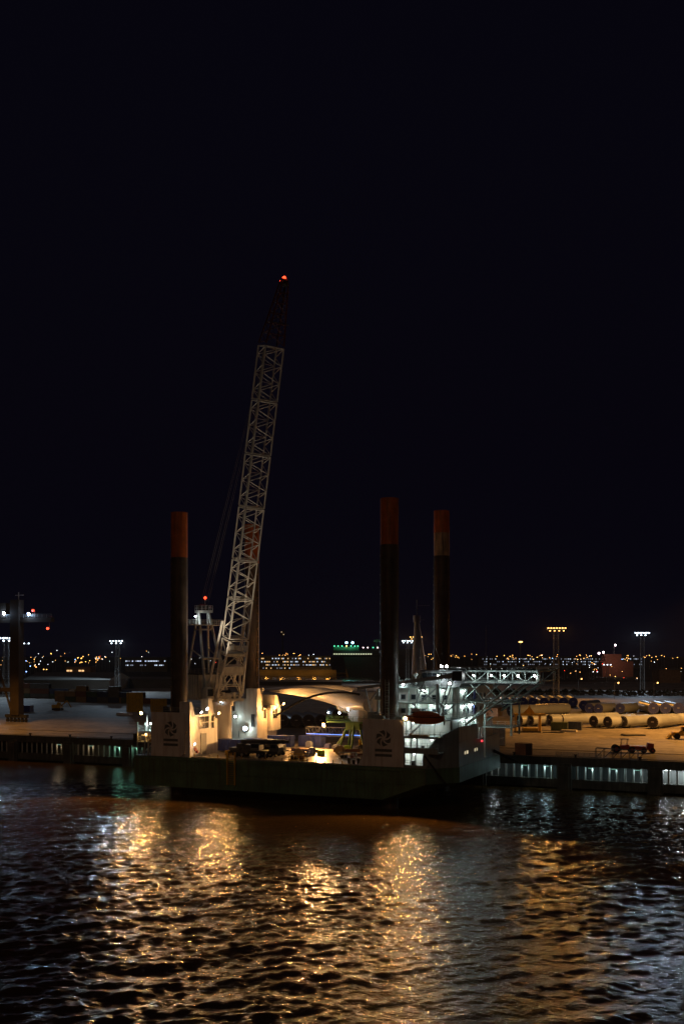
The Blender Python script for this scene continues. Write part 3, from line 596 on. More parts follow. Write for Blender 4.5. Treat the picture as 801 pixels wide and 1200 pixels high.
# boom: foot at local (0,-3.2), leaning to -y
foot = Vector((0,-3.2,cz(21.0))); head_b = Vector((0,-3.2-18.8,cz(96.1))); tip = Vector((0,-3.2-24.0,cz(108.0)))
ax = (head_b-foot).normalized(); LB = (head_b-foot).length; wx = Vector((1,0,0)); bx_ = ax.cross(wx).normalized()
def y_of(d):
    q_ = foot + ax*d; Wp = CR_M @ q_; return YH - FPX*(Wp.z-CAM_H)/Wp.y
CR_M = Matrix.Translation(CR.location) @ Matrix.Rotation(R(35), 4, 'Z')
def d_at(y):
    lo, hi = 0, LB*1.2
    for _ in range(50):
        m_ = (lo+hi)/2
        if y_of(m_) > y: lo = m_
        else: hi = m_
    return lo
def ring(d):
    if d < 15: u = d/15; wd_ = 6.3+(4.6-6.3)*u; dp = 1.2+(3.2-1.2)*min(1, u*1.2)
    else: u = (d-15)/(LB-15); wd_ = 4.6-.15*u; dp = 3.2-.1*u
    c = foot + ax*d
    return [c - wx*wd_/2 - bx_*dp/2, c + wx*wd_/2 - bx_*dp/2, c + wx*wd_/2 + bx_*dp/2, c - wx*wd_/2 + bx_*dp/2]
joints = [d_at(y) for y in (748, 702, 656.5, 595, 533, 470, 406)]
base_d = [0, 5.2, 10.0, joints[0]-.3]
b0 = MB()
for i in range(4):
    for a, b in zip(base_d[:-1], base_d[1:]): b0.cyl(ring(a)[i], ring(b)[i], .24, n=8)
for d_ in base_d:
    rg = ring(d_)
    for i in range(4): b0.cyl(rg[i], rg[(i+1)%4], .12, n=8)
BS = b0.build('boom_base_section', cranep, CR)
def cross_plate(d0, d1, parent, name='box_plate'):
    r0, r1 = ring(d0), ring(d1); mb = MB(); mb.loft([r0, r1], False); return mb.build(name, cranep, parent)
cross_plate(5.0, 7.0, BS); cross_plate(9.4, 10.0, BS)
for d0, d1 in ((0.4, 5.0), (7.0, 9.4), (10.0, joints[0]-.4)):
    r0, r1 = ring(d0), ring(d1)
    for f in ((0,1),(3,2)):
        m_ = (r1[f[0]]+r1[f[1]])/2; 
        if d1 < 11: stick('brace', r0[f[0]], m_, .13, cranep, BS); stick('brace', r0[f[1]], m_, .13, cranep, BS)
        else: stick('brace', r1[f[0]], r0[f[1]], .15, cranep, BS)
    for f in ((0,3),(1,2)): stick('brace', r0[f[0]], r1[f[1]], .12, cranep, BS)
mid = (ring(1.6), ring(2.4)); stick('brace', mid[1][0], mid[1][1], .12, cranep, BS); stick('brace', mid[1][3], mid[1][2], .12, cranep, BS)
r_ = ring(joints[0]-1.9); bl = MB()
for i in range(3):
    c = r_[0].lerp(r_[1], (i+.5)/3) ; bl.box(c.x-.65,c.x+.65,c.y-.5,c.y+.5,c.z-.55,c.z+.55)
bl.build('sheave_block', cranep, BS)
bt = MB()                                                # back-stop tubes either side of the base
for x in (-1, 1): bt.cyl((x*3.2,0.4,cz(23)),ring(17)[2 if x>0 else 3]+wx*.6*x, .3, n=10)
bt.build('back_stop', cranep, CR)
def boom_section(d0, d1, n):
    g0, g1 = d0+.18, d1-.18; b = MB(); r0, r1 = ring(g0), ring(g1)
    for i in range(4): b.cyl(r0[i], r1[i], .185, n=8)
    for rr in (r0, r1):
        for i in range(4): b.cyl(rr[i], rr[(i+1)%4], .13, n=8)
    sec = b.build('boom_section', cranep, CR)
    for k in range(n):
        a, c = ring(g0+(g1-g0)*k/n), ring(g0+(g1-g0)*(k+1)/n); m_ = ring(g0+(g1-g0)*(k+.5)/n)
        for f in ((0,1),(3,2)):
            stick('brace', a[f[1]], m_[f[0]], .095, cranep, sec); stick('brace', m_[f[0]], c[f[1]], .095, cranep, sec)
        for f in ((0,3),(1,2)):
            stick('brace', a[f[0]], m_[f[1]], .08, cranep, sec); stick('brace', m_[f[1]], c[f[0]], .08, cranep, sec)
        if k: stick('brace', a[0], a[2], .06, cranep, sec)
for i, (d0, d1) in enumerate(zip(joints[:-1], joints[1:])): boom_section(d0, d1, 2 if i < 2 else 3)
cp_ = MB(); cp_.cyl(ring(2)[3]*.7+ring(2)[2]*.3, ring(LB)[3]*.7+ring(LB)[2]*.3, .16, n=8); cp_.build('boom_cable_duct', galv, CR)
r0 = ring(LB+.2); hb = MB(); tr = [tip + wx*-.7 - bx_*.5, tip + wx*.7 - bx_*.5, tip + wx*.7 + bx_*.6, tip + wx*-.7 + bx_*.6]
for i in range(4): hb.cyl(r0[i], tr[i], .17, n=8)
for k in range(1, 6):
    for i in range(4):
        a = r0[i].lerp(tr[i], k/6); b = r0[(i+1)%4].lerp(tr[(i+1)%4], k/6); c = r0[(i+1)%4].lerp(tr[(i+1)%4], (k-1)/6); hb.cyl(a,b,.08,n=6); hb.cyl(a,c,.08,n=6)
BH = hb.build('boom_head', head_shade_red, CR)
hs = MB()
for x in (-.45,-.15,.15,.45): hs.cyl(tip+wx*(x-.08), tip+wx*(x+.08), .8, n=16)
hs.cyl(r0[0].lerp(tr[0],.35)-wx*.6, r0[1].lerp(tr[1],.35)+wx*.9, .1, n=8); hs.build('sheave', dark, BH)
MB().sphere(tip+Vector((0,0,.9)), .42).build('red_beacon', ER, BH); MB().sphere(tip+Vector((-.8,.4,.3)), .07).build('red_beacon', ER, BH)
light(BH, tip+Vector((0,0,1.9)), 150, (1,.05,.02), .3)
for x in (-1.2,-.6,.6,1.2): stick('pendant_rope', (x*.8,8.9,cz(41.8)), tip + wx*x*.4 + bx_*.4, .03, ropem, CR)
for x in (-.25, .25): stick('hoist_rope', tip + Vector((x,.3,-.5)), Vector((x*3,1.2,cz(22))), .025, ropem, CR)

# floods aimed up at the boom from the deck houses (lamps seen on the house roofs)
light(V, (-43.0,2.0,19.4), 22000, (1,.82,.60), .25, 52, (-43.5,8,62)); light(V, (-42.6,30,19.0), 4500, (1,.70,.42), .25, 60, (-47,22,50))

# ================================================================ THINGS ON THE VESSEL
def lifeboat():
    o = thing('lifeboat', 'orange enclosed lifeboat hanging in davits on the vessel side', 'lifeboat', W(9.2,-4.6,17.0), RZ)
    rings = []
    for i in range(13):
        u = -1+2*i/12; wdt = 1.25*(1-abs(u)**3.2)+.08; zb = .75*abs(u)**3
        rings.append([(u*3.7, wdt*c, z) for c, z in ((0,zb),(.55,zb+.12),(.95,zb*.6+.75),(1,1.35),(.9,1.6),(-.9,1.6),(-1,1.35),(-.95,zb*.6+.75),(-.55,zb+.12))])
    MB().loft(rings).build('hull', orange, o)
    rings = []
    for i in range(9):
        u = -1+2*i/8; wdt = 1.05*(1-abs(u)**4)+.05; zt = .95*(1-abs(u)**3)
        rings.append([(u*3.2, wdt*c, 1.6+zt*h_) for c, h_ in ((1,0),(.92,.6),(.6,1),(-.6,1),(-.92,.6),(-1,0))])
    MB().loft(rings).build('canopy', orange, o)
    MB().box(-2.6,-1.0,-.6,.6,2.4,3.0).build('cockpit', white, o)
    MB().box(-3.6,3.6,-1.36,-1.27,1.38,1.52).build('fender_strip', rubber, o)
    for x in (-2.7, 2.9):
        d = MB(); d.bar((x,2.4,-.2),(x,1.7,3.4),.28); d.bar((x,1.7,3.4),(x,0,4.0),.24); d.bar((x,0,4.0),(x,0,2.3),.07); d.build('davit', grey, o)
    return o
lifeboat()
tag(MB().box(-1.9,1.9,-.5,.5,0,.35).box(-1.8,-1.5,-.45,.45,.35,.6).build('rescue_raft_cradle', M('cradle wood', (.45,.28,.12), .6), None, W(7.4,-3.0,14.53), RZ), 'ochre raft cradle on the gallery under the lifeboat', 'cradle')

def corr(mb, x0, x1, y, z0, z1, n, d):                    # corrugated panel along x, depth d
    xs = np.linspace(x0, x1, n*4+1); vs = []; fs_ = []
    for i, x in enumerate(xs):
        yy = y + (d if (i % 4) in (1, 2) else 0); vs += [(x,yy,z0),(x,yy,z1)]
    for i in range(len(xs)-1): fs_.append((2*i,2*i+2,2*i+3,2*i+1))
    mb.add(vs, fs_)
def container(label, mat, loc, rz, L=6.06, group=None, detailed=True, H=2.59, Wd=2.44, name='shipping_container'):
    key = ('cont', mat.name, L, H)
    if key not in UNIT:
        b = MB(); n = int(L/.6)
        corr(b, -L/2+.12, L/2-.12, -Wd/2+.02, .15, H-.1, n, .05); corr(b, -L/2+.12, L/2-.12, Wd/2-.02, .15, H-.1, n, -.05)
        b.box(-L/2+.06,-L/2+.1,-Wd/2+.1,Wd/2-.1,.1,H-.05); b.box(-L/2+.1,L/2-.1,-Wd/2+.1,Wd/2-.1,H-.09,H-.03); b.box(-L/2+.1,L/2-.1,-Wd/2+.1,Wd/2-.1,.08,.14)
        for x in (-L/2, L/2-.14):
            for y in (-Wd/2, Wd/2-.14): b.box(x,x+.14,y,y+.14,0,H)
        for y in (-Wd/2, Wd/2-.1): b.box(-L/2+.14,L/2-.14,y,y+.1,.0,.16); b.box(-L/2+.14,L/2-.14,y,y+.1,H-.12,H-.002)
        for x in (-L/2,L/2-.1): b.box(x,x+.1,-Wd/2+.14,Wd/2-.14,0,.15); b.box(x,x+.1,-Wd/2+.14,Wd/2-.14,H-.14,H-.002)
        UNIT[key] = b.mesh('container_body', mat)
        dr = MB(); dr.box(L/2-.09,L/2-.04,.02,Wd/2-.15,.16,H-.15); UNIT[key+('d',)] = dr.mesh('door', mat)
        lb = MB(); [lb.cyl((L/2-.02,y,.2),(L/2-.02,y,H-.2),.025,n=6) for y in (.3,.8)]; UNIT[key+('b',)] = lb.mesh('locking_bar', galv)
    o = thing(name, label, 'container', loc, rz, group)
    link('body', UNIT[key], o)
    if detailed:
        for y in (0, -Wd/2+.12):
            d = link('door', UNIT[key+('d',)], o, (0,y,0)); link('locking_bar', UNIT[key+('b',)], d)
    else:
        d = MB().box(L/2-.09,L/2-.04,-Wd/2+.15,Wd/2-.15,.16,H-.15).build('door', mat, o) if False else None
    return o
container('blue shipping container on deck beside the white crane pedestal', blue, W(-42.0,10.8,DZ+.34), RZ)
container('blue shipping container on deck close behind the mobile crane', blue, W(-37.4,14.4,DZ+.34), RZ)
container('blue shipping container on deck lying before the far jack house', blue, W(-38.6,28,DZ+.04), RZ+R(2))
container('blue shipping container with littered roof near the vessel gangway', blue, W(-31.4,30,DZ+.04), RZ-R(3))
for (s_,t_,lb) in ((-42,10.8,'two grey timbers under the container beside the pedestal'),(-37.4,14.4,'two grey timbers under the container behind the mobile crane')):
    tag(MB().box(-2.7,-2.3,-1.3,1.3,0,.3).box(2.3,2.7,-1.3,1.3,0,.3).build('dunnage', cranep, None, W(s_,t_,DZ+.035), RZ), lb, 'timbers')

def mobile_crane():
    o = thing('mobile_crane', 'dark mobile crane with folded boom parked on the working deck', 'mobile crane', W(-31.2,2.2,DZ+.035), RZ+R(2))
    MB().box(-5.6,5.6,-1.3,1.3,.95,1.55).build('chassis', dark, o)
    MB().box(-5.8,-3.2,-1.35,1.35,1.56,2.0).build('deck_plate', dark, o)
    c = MB().prism([(3.6,1.56),(5.9,1.56),(5.9,2.3),(5.5,3.0),(3.6,3.0)], 'y', -1.25, 1.25).build('driver_cab', M('cab paint', (.10,.11,.12), .35), o); MB().box(5.60,5.64,-1.1,1.1,2.36,2.7).build('pane', glass, c); MB().box(4,5.2,-1.31,-1.26,2.2,2.85).build('pane', glass, c)
    for x in (-4.4,-2.8,1.2,2.8):
        for y in (-1.05, 1.05):
            wl = MB().cyl((x,y-.2,.62),(x,y+.2,.62),.62,n=20).build('wheel', rubber, o); MB().cyl((x,y-.22,.62),(x,y+.22,.62),.3,n=12).build('rim', grey, wl)
    u = MB(); u.box(-2.6,1.2,-1.2,1.2,1.6,2.7); u.box(-4.0,-2.6,-1.25,1.25,1.8,2.9); u.build('superstructure', dark, o)
    cb_ = MB().box(-.4,1.6,-1.9,-1.22,1.7,3.1).build('operator_cab', M('cab paint', (.10,.11,.12)), o); MB().box(-.2,1.4,-1.96,-1.91,2.2,2.95).build('pane', glass, cb_)
    bm_ = MB(); bm_.cyl((-3.6,.35,3.2),(6.6,.35,3.5),.62,.55,n=4); bm_.cyl((6.6,.35,3.5),(7.6,.35,3.52),.4,.4,n=4); bm_.build('telescopic_boom', dark, o)
    MB().cyl((-1.2,.35,2.3),(2.6,.35,3.2),.16).build('luffing_cylinder', galv, o)
    for x in (-5.3, 3.2):
        for y in (-1, 1):
            q_ = MB(); q_.box(x-.2,x+.2,min(y*1.3,y*2.6),max(y*1.3,y*2.6),1.0,1.3); q_.cyl((x,y*2.5,.05),(x,y*2.5,1.2),.12); q_.cyl((x,y*2.5,0),(x,y*2.5,.08),.4); q_.build('outrigger', dark, o)
    MB().box(-5.82,-5.76,-.9,.9,1.05,1.45).build('warning_board', M('board red', (.5,.10,.04)), o)
mobile_crane()
def flatbed(s_, t_):
    o = thing('low_trailer', 'dark low trailer loaded with machinery in front of blue container', 'trailer', W(s_,t_,DZ+.035), RZ)
    MB().box(-5.5,5.5,-1.2,1.2,.9,1.15).build('bed', dark, o)
    for x in (-4.4,-3.2,3.0,4.2):
        for y in (-.95,.95): MB().cyl((x,y-.2,.5),(x,y+.2,.5),.5,n=16).build('wheel', rubber, o)
    c = MB(); c.box(-4.8,-1.6,-1,1,1.15,2.1); c.cyl((-.8,0,1.8),(2.4,0,1.8),.62,n=16); c.box(2.9,5,-.9,.9,1.15,2.3); c.build('load', dark, o)
    for x in (-5,-2.5,0,2.5,5): MB().bar((x,-1.15,1.15),(x,-1.15,2.2),.1).build('stake', galv, o)
flatbed(-32.5, 8.0)
def pallet_load(label, loc, mat, kind):
    o = thing('pallet_load', label, 'pallet', loc, RZ+R(random.uniform(-15,15)))
    p_ = MB(); [p_.box(-.8,.8,y-.07,y+.07,0,.12) for y in (-.5,0,.5)]; [p_.box(x-.1,x+.1,-.6,.6,.12,.15) for x in (-.7,-.35,0,.35,.7)]; p_.build('pallet', M('pallet wood', (.35,.24,.13), .8), o)
    l_ = MB()
    if kind == 0: l_.box(-.7,.7,-.5,.5,.15,1.25); l_.box(-.5,.5,-.4,.4,1.25,1.5)
    if kind == 1: [l_.cyl((x,y,.15),(x,y,1.05),.29,n=14) for x in (-.4,.4) for y in (-.32,.32)]
    if kind == 2: l_.box(-.75,.1,-.5,.5,.15,.8); l_.box(.15,.75,-.5,.4,.15,1.2); l_.cyl((-.7,0,.95),(.1,0,.95),.15)
    l_.build('load', mat, o)
pw = M('plastic white', (.62,.62,.66), .5); pv = M('violet tarp', (.20,.20,.42), .6); hv = M('hi-vis green', (.35,.55,.04), .6)
for lb, (px, py), mt, kd in (('white boxed pallet load standing by the vessel gangway', (362, 876), pw, 0), ('violet wrapped pallet load on open deck beside the mobile crane', (365, 884), pv, 0),
        ('yellow-green drums on a pallet beside the violet load', (376, 885), hv, 1), ('blue and white boxes on a pallet before the green frame', (384, 877), pv, 2), ('pale boxes on a pallet at the foot of the green frame', (394, 878), pw, 2),
        ('yellow-green drums on a pallet under the green frame', (407, 879), hv, 1), ('grey boxes on a pallet by the yellow winch', (418, 880), grey, 2),
        ('white crates on a pallet at the deck edge near the blue container', (287, 886), pw, 2), ('yellow drums on a pallet near the boarding ladder', (268, 885), yellow, 1)):
    pallet_load(lb, G(px, py, DZ+.035), mt, kd)
for i, (lb, s_, t_, mt) in enumerate((('open blue cargo basket on deck behind the dark trailer', -24, 9, blue), ('yellow cargo basket on deck beside the near posts', -20.5, .6, yellow), ('grey cargo basket on deck near the emblem house', -12.5, 8, grey))):
    o = thing('cargo_basket', lb, 'cargo basket', W(s_,t_,DZ+.035), RZ+R((4,-7,12)[i]))
    MB().box(-1.9,1.9,-.75,.75,0,.14).build('floor', mt, o)
    fr_ = MB()
    for x in (-1.85,-.62,.62,1.85):
        for y in (-.7,.7): fr_.bar((x,y,.14),(x,y,1.25),.09)
    for y in (-.7,.7): fr_.bar((-1.85,y,1.25),(1.85,y,1.25),.1); fr_.bar((-1.85,y,.7),(1.85,y,.7),.07)
    for x in (-1.85,1.85): fr_.bar((x,-.7,1.25),(x,.7,1.25),.1); fr_.bar((x,-.7,.7),(x,.7,.7),.07)
    fr_.build('frame', mt, o); MB().box(-1.5,-.2,-.5,.5,.14,.85).build('load', dark, o); MB().cyl((.9,-.5,.55),(.9,.5,.55),.4,n=16).build('reel', brown, o)
for i, (lb, s_, t_) in enumerate((('big timber cable reel standing at mid deck', -17, 14), ('big timber cable reel beside the violet pallet load', -22.6, 5.2))):
    o = thing('cable_reel', lb, 'cable reel', W(s_,t_,DZ+.035), RZ+R(30*i))
    for y in (-.55,.55): MB().cyl((0,y-.05,1.0),(0,y+.05,1.0),1.0,n=24).build('flange', M('reel wood', (.36,.25,.13), .8), o)
    MB().cyl((0,-.5,1.0),(0,.5,1.0),.66,n=20).build('wound_cable', dark, o)
for i, (s_, t_, L_) in enumerate(((-11, 13, 5.5), (-27.5, 18, 7.0), (-18.5, 21, 6.0))):
    o = thing('sea_fastening_beam', ('short rusty steel beam lying on deck near the emblem house', 'long rusty steel beam lying on deck behind the cargo basket', 'rusty steel beam lying on deck before the green frame')[i], 'steel beam', W(s_,t_,DZ+.035), RZ+R((8,-4,20)[i]))
    MB().box(-L_/2,L_/2,-.3,.3,0,.06).build('flange', brown, o); MB().box(-L_/2,L_/2,-.3,.3,.6,.66).build('flange', brown, o); MB().box(-L_/2,L_/2,-.04,.04,.06,.6).build('web', brown, o)
wi = thing('deck_winch', 'yellow deck winch standing between green frame and emblem house', 'winch', G(428, 877, DZ+.035), RZ)
MB().box(-1.6,1.6,-1,1,0,.4).build('base', dark, wi); MB().cyl((-1.1,0,1.3),(1.1,0,1.3),.75,n=20).build('drum', yellow, wi); MB().box(-1.4,-1.1,-.9,.9,.4,2.1).box(1.1,1.4,-.9,.9,.4,2.1).build('side_plate', yellow, wi); MB().box(-1.4,1.4,.5,1,1.6,2.4).build('cover', yellow, wi)
# dark box and barrels at near deck edge beside the house
for i, (s_, c_) in enumerate(((-7.6,'tall'),(-6.6,'low'),(-5.6,'tall'))):
    tag(MB().cyl((0,0,0),(0,0,1.3 if c_=='tall' else .9),.3,n=14).cyl((0,0,1.0 if c_=='tall' else .6),(0,0,1.08 if c_=='tall' else .68),.33,n=14).build('mooring_bitt', dark, None, W(s_,-2.6,DZ+.035), RZ), 'dark mooring bitt on deck edge at foot of emblem house', 'bitt', 'mooring bitts at the emblem house')
vb = thing('valve_stand', 'grey valve stand with pipe post beside the mooring bitts', 'valve stand', W(-5.3,-.6,DZ+.035), RZ)
MB().box(-.5,.5,-.4,.4,0,1.6).build('cabinet', grey, vb); MB().cyl((0,.2,1.6),(0,.2,3.2),.1).cyl((-.5,.2,3.0),(.5,.2,3.0),.08).build('post', galv, vb)

# green support frame carrying the nacelle
GF = thing('green_support_frame', 'green splayed steel frame with railed platform under the nacelle', 'support frame', W(-21.5,30.6,DZ+.035), RZ)
gz = lambda z: z - DZ - .035
MB().box(-4.6,7.6,-4.0,3.2,gz(14.5),gz(14.9)).build('platform', green, GF)
for x, y, x2, y2 in ((-1.8,-3,-.2,-1.2),(4.6,-3,2.4,-1.2),(-1.8,2.4,-.2,1),(4.6,2.4,2.4,1),(-2.8,-3,.6,-1),(1.4,-3.2,1.4,-1.5)): stick('splayed_leg', (x,y,0), (x2,y2,gz(14.5)), .30, green, GF)
MB().box(-.6,2.9,-1.9,1.7,gz(12.8),gz(14.5)).build('collar', green, GF)
MB().cyl((-1.8,-3,0),(-1.8,-3,.3),.6).cyl((4.6,-3,0),(4.6,-3,.3),.6).build('foot_plate', green, GF)
MB().rail([(7.6,-4,gz(14.9)),(-4.6,-4,gz(14.9)),(-4.6,3.2,gz(14.9))], 1.1, 1.3).build('railing', green, GF)
MB().box(3.4,6.2,-3.9,-2.4,gz(14.9),gz(17.6)).build('control_cabin', cranep, GF)
for x, e_ in ((-4.0,EWc),(-1.2,EWc),(1.0,EWc)): lamp(GF, (x,-4.1,gz(16.8 if x<1 else 17.6)), (0,-1,-.3), EWc, 40, (.85,.95,1), .2, .1)
lamp(GF, (-5.1,-4.3,gz(13.9)), (-.2,-1,-.25), EA, 1500, (1,.50,.16), .42, .25)
light(GF, (-5.4,-5.6,gz(13.4)), 26000, (1,.50,.16), .3, 140, (-6,-12,0))
# nacelle and blades
NA = thing('turbine_nacelle', 'pale wind turbine nacelle with long blades resting on green frame', 'nacelle', W(-17.5,30.5,14.9+.02), RZ)
pr = [(-3.4,.8),(-2.6,0),(10.0,0),(11,1),(11,5.6),(10.2,6.4),(-2.4,7.0),(-3.4,5.6)]
def rot(pts): return pts
nb = MB(); nb.prism(pr, 'y', -3.0, 3.0); NB = nb.build('nacelle_body', bladem, NA)
for x in (0, 3.6, 7.2): MB().box(x,x+.06,-3.03,-3.003,.3,6.2).build('panel_seam', grey, NB)
MB().rail([(-2,-2.6,6.7),(10,-2.6,6.5)],.9,1.5).build('roof_railing', galv, NB)
HB = W(-17.5,30.5) ; hubp = Vector((-4.6, -.6, 3.4))
MB().cyl((-3.4,-.4,3.4),(-5.6,-.8,3.4),2.1,1.7,20).sphere((-5.7,-.8,3.4),1.6,14,8).build('hub', bladem, NA)
def blade(root, tipv, bend, parent, chord0=4.2, name='blade'):
    root = Vector(root); tipv = Vector(tipv); ax_ = (tipv-root).normalized(); L_ = (tipv-root).length
    up = Vector((0,0,1)); sd = ax_.cross(up).normalized(); up2 = sd.cross(ax_); rings = []
    for i in range(30):
        u = i/29; c = root + ax_*L_*u + up2*bend*math.sin(u*math.pi)
        if u < .22: f = u/.22; ch = 3.0+(chord0-3.0)*(f*f*(3-2*f)); th = 3.0-(3.0-1.5)*(f*f*(3-2*f))
        else: f = (u-.22)/.78; ch = chord0*(1-f)**.85*.93+.25; th = 1.5*(1-f)**1.1+.06
        rings.append([c + up2*(ch*.5*math.cos(a)*(1 if math.cos(a)>0 else 1.0) - (ch-th)*.12) + sd*(th*.5*math.sin(a)*(1+.35*math.cos(a)*(ch-th)/max(ch,.1))) for a in [2*math.pi*k/18 for k in range(18)]])
    return MB().loft(rings).build(name, bladem, parent)
def loc_of(v, o): return (Matrix.Translation(o.location) @ Matrix.Rotation(RZ, 4, 'Z')).inverted() @ v
blade(loc_of(GY(431, 232, 19.0), NA), loc_of(GY(316, 262, 21.0), NA), 1.2, NA)
blade(loc_of(GY(424, 246, 21.0), NA), loc_of(GY(309, 300, 20.2), NA), .6, NA, 3.4)
# black tube arching from the house to the nacelle
ho = MB(); pts = []
pa_, pb_ = GY(322, 238, 30.5-74*238/FPX), GY(421, 226, 30.5-48*226/FPX)
for i in range(21): u = i/20; pts.append(pa_.lerp(pb_, u) + Vector((0,0,2.4*math.sin(u*math.pi)**.9)))
for a, b in zip(pts[:-1], pts[1:]): ho.cyl(a, b, .24, n=8)
tag(ho.build('arched_tube', rubber), 'black tube arching from the far jack house up to nacelle', 'hose')
# gangway with blue light line on the far deck edge
GW = thing('gangway', 'long steel gangway with blue light strip along far deck edge', 'gangway', W(-27,38.2,10.3), RZ)
MB().box(-9.5,12,-.8,.8,0,.25).build('walkway', galv, GW)
for y in (-.8, .8):
    t_ = MB(); t_.bar((-9.5,y,.25),(12,y,.25),.14); t_.bar((-9.5,y,2.2),(12,y,2.2),.14)
    for i in range(12): x = -9.5+21.5*i/12; t_.bar((x,y,.25),(x,y,2.2),.1); t_.bar((x,y,.25 if i%2 else 2.2),(x+21.5/12,y,2.2 if i%2 else .25),.08)
    t_.build('side_truss', grey, GW)
MB().box(-9.4,11.9,-.95,-.88,.5,.60).build('light_strip', EB, GW)
for x in (-8,10.5): MB().box(x-.3,x+.3,-.6,.6,-3.3,0).build('support', grey, GW)
for i in range(5): light(GW, (-7.5+4*i,-1.4,.6), 8, (.2,.4,1), .3)

# ================================================================ THE YARD BEHIND: tower sections
def tower_section(label, px, py, dia, L, dirv, cap, group=None):
    """lies on the yard; (px,py) is the foot of its near end"""
    g = G(px, py); d = Vector((dirv[0], dirv[1], 0)).normalized(); rz = math.atan2(d.y, d.x)
    key = ('tow', round(dia,1), L, cap.name)
    if key not in UNIT:
        r_ = dia/2; UNIT[key] = MB().cyl((0,0,r_+.35),(L,0,r_+.35),r_,r_*.97,32).mesh('shell', towerw)
        c = MB(); c.cyl((-.12,0,r_+.35),(0,0,r_+.35),r_*1.015,r_*1.015,32); UNIT[key+(1,)] = c.mesh('end_cover', cap)
        f = MB()
        for i in range(16): a = 2*math.pi*i/16; f.box(-.2,-.12,r_*.9*math.cos(a)-.1,r_*.9*math.cos(a)+.1,r_+.35+r_*.9*math.sin(a)-.1,r_+.35+r_*.9*math.sin(a)+.1)
        UNIT[key+(2,)] = f.mesh('flange_bolts', galv)
        pl = MB().box(-.18,-.121,-.45,.45,r_+.3,r_+.62); UNIT[key+(3,)] = pl.mesh('paper_label', pw)
        cr = MB(); cr.prism([(-r_*.8,0),(r_*.8,0),(r_*.8,.9),(r_*.4,.36),(-r_*.4,.36),(-r_*.8,.9)], 'x', 0, .6); UNIT[key+(4,)] = cr.mesh('cradle', dark)
    o = thing('tower_section', label, 'tower section', g, rz, group)
    link('shell', UNIT[key], o); ec = link('end_cover', UNIT[key+(1,)], o); link('flange_bolts', UNIT[key+(2,)], ec)['kind'] = 'stuff'; link('paper_label', UNIT[key+(3,)], ec)
    for x in (1.5, L-2.2): link('cradle', UNIT[key+(4,)], o, (x,0,0))
    return o
GB = 'blue-capped tower sections in the back row'
for px in (592, 602, 612.5, 624, 637, 648, 659.5, 671): tower_section('white tower section with blue end cover in the tight back row', px, 829, 4.0, 24, (.12, 1), capb, GB)
for px, py in ((683, 833), (690, 837), (700.5, 837.5)): tower_section('white tower section with blue end cover at back row end, slanting right', px, py, 3.9, 13, (.62,.78), capb, 'blue-capped sections slanting right')
tower_section('lone white tower section with blue cover beside an open gap', 726, 837, 3.9, 14, (.62,.78), capb)
for px in (765, 779, 794): tower_section('white tower section with blue cover beyond the gap, slanting left', px, 837.5, 4.2, 22, (.10, 1), capb, 'blue-capped sections beyond the gap')
for px, py in ((597, 840), (627, 838.5)): tower_section('pale tower section lying crosswise behind the yellow lifting frame', px, py, 4.0, 15, (.9,.42), capk, 'pale sections lying crosswise')
for px in (608, 621): tower_section('dark-capped tower section half hidden by the yellow lifting frame', px, 851.5, 3.3, 12, (.85,.55), capk, 'dark-capped sections behind the lifting frame')
for px, py, L_ in ((643, 851, 22), (656, 850.5, 25)): tower_section('dark-capped tower section next to the small dark containers', px, py, 3.4, L_, (.86,.5), capk, 'dark-capped sections by the containers')
for px, py, L_ in ((695, 853, 20), (711.5, 854, 20), (729.5, 853.5, 26)): tower_section('dark-capped tower section in the middle of the front row', px, py, 3.5, L_, (.80,.60), capk, 'dark-capped sections mid front row')
tower_section('dark-capped tower section apart at the end of front row', 764, 854.5, 3.6, 25, (.64,.77), capk)
for px in (331, 347, 361.5, 376): tower_section('dark-capped tower section standing behind the vessel gangway', px, 853, 3.9, 20, (-.25, 1), capk, 'dark-capped sections behind the gangway')
for px in (395, 408, 500, 520): tower_section('tower section lying in shade behind the nacelle', px, 846, 3.9, 20, (-.1, 1), capk, 'shaded sections behind the nacelle')

# yellow lifting frame
YF = thing('lifting_frame', 'yellow steel lifting frame standing on dark mats in the yard', 'lifting frame', G(620, 858), RZ+R(20))
MB().box(-4.6,3.2,-1.8,1.8,0,.35).build('mat', dark, YF)
for x in (-4.2, 3.0):
    for y in (-1.4, 1.4): stick('post', (x,y,.35), (x,y,5.2), .24, yellow, YF)
MB().bar((-4.6,-1.4,5.3),(4.6,-1.4,5.3),.55).bar((-4.6,1.4,5.3),(4.6,1.4,5.3),.55).build('top_beam', yellow, YF)
for x in (-4.2,-.6,3.0): MB().bar((x,-1.4,5.35),(x,1.4,5.35),.5).build('cross_beam', yellow, YF)
MB().prism([(-2.0,5.6),(1.6,5.6),(.3,7.2),(-.1,8.2),(-.5,7.2)], 'y', -.3, .3).build('lifting_lug', yellow, YF)
MB().box(-2.2,2.4,-1.2,1.2,.35,1.3).build('counterweight', yellow, YF)
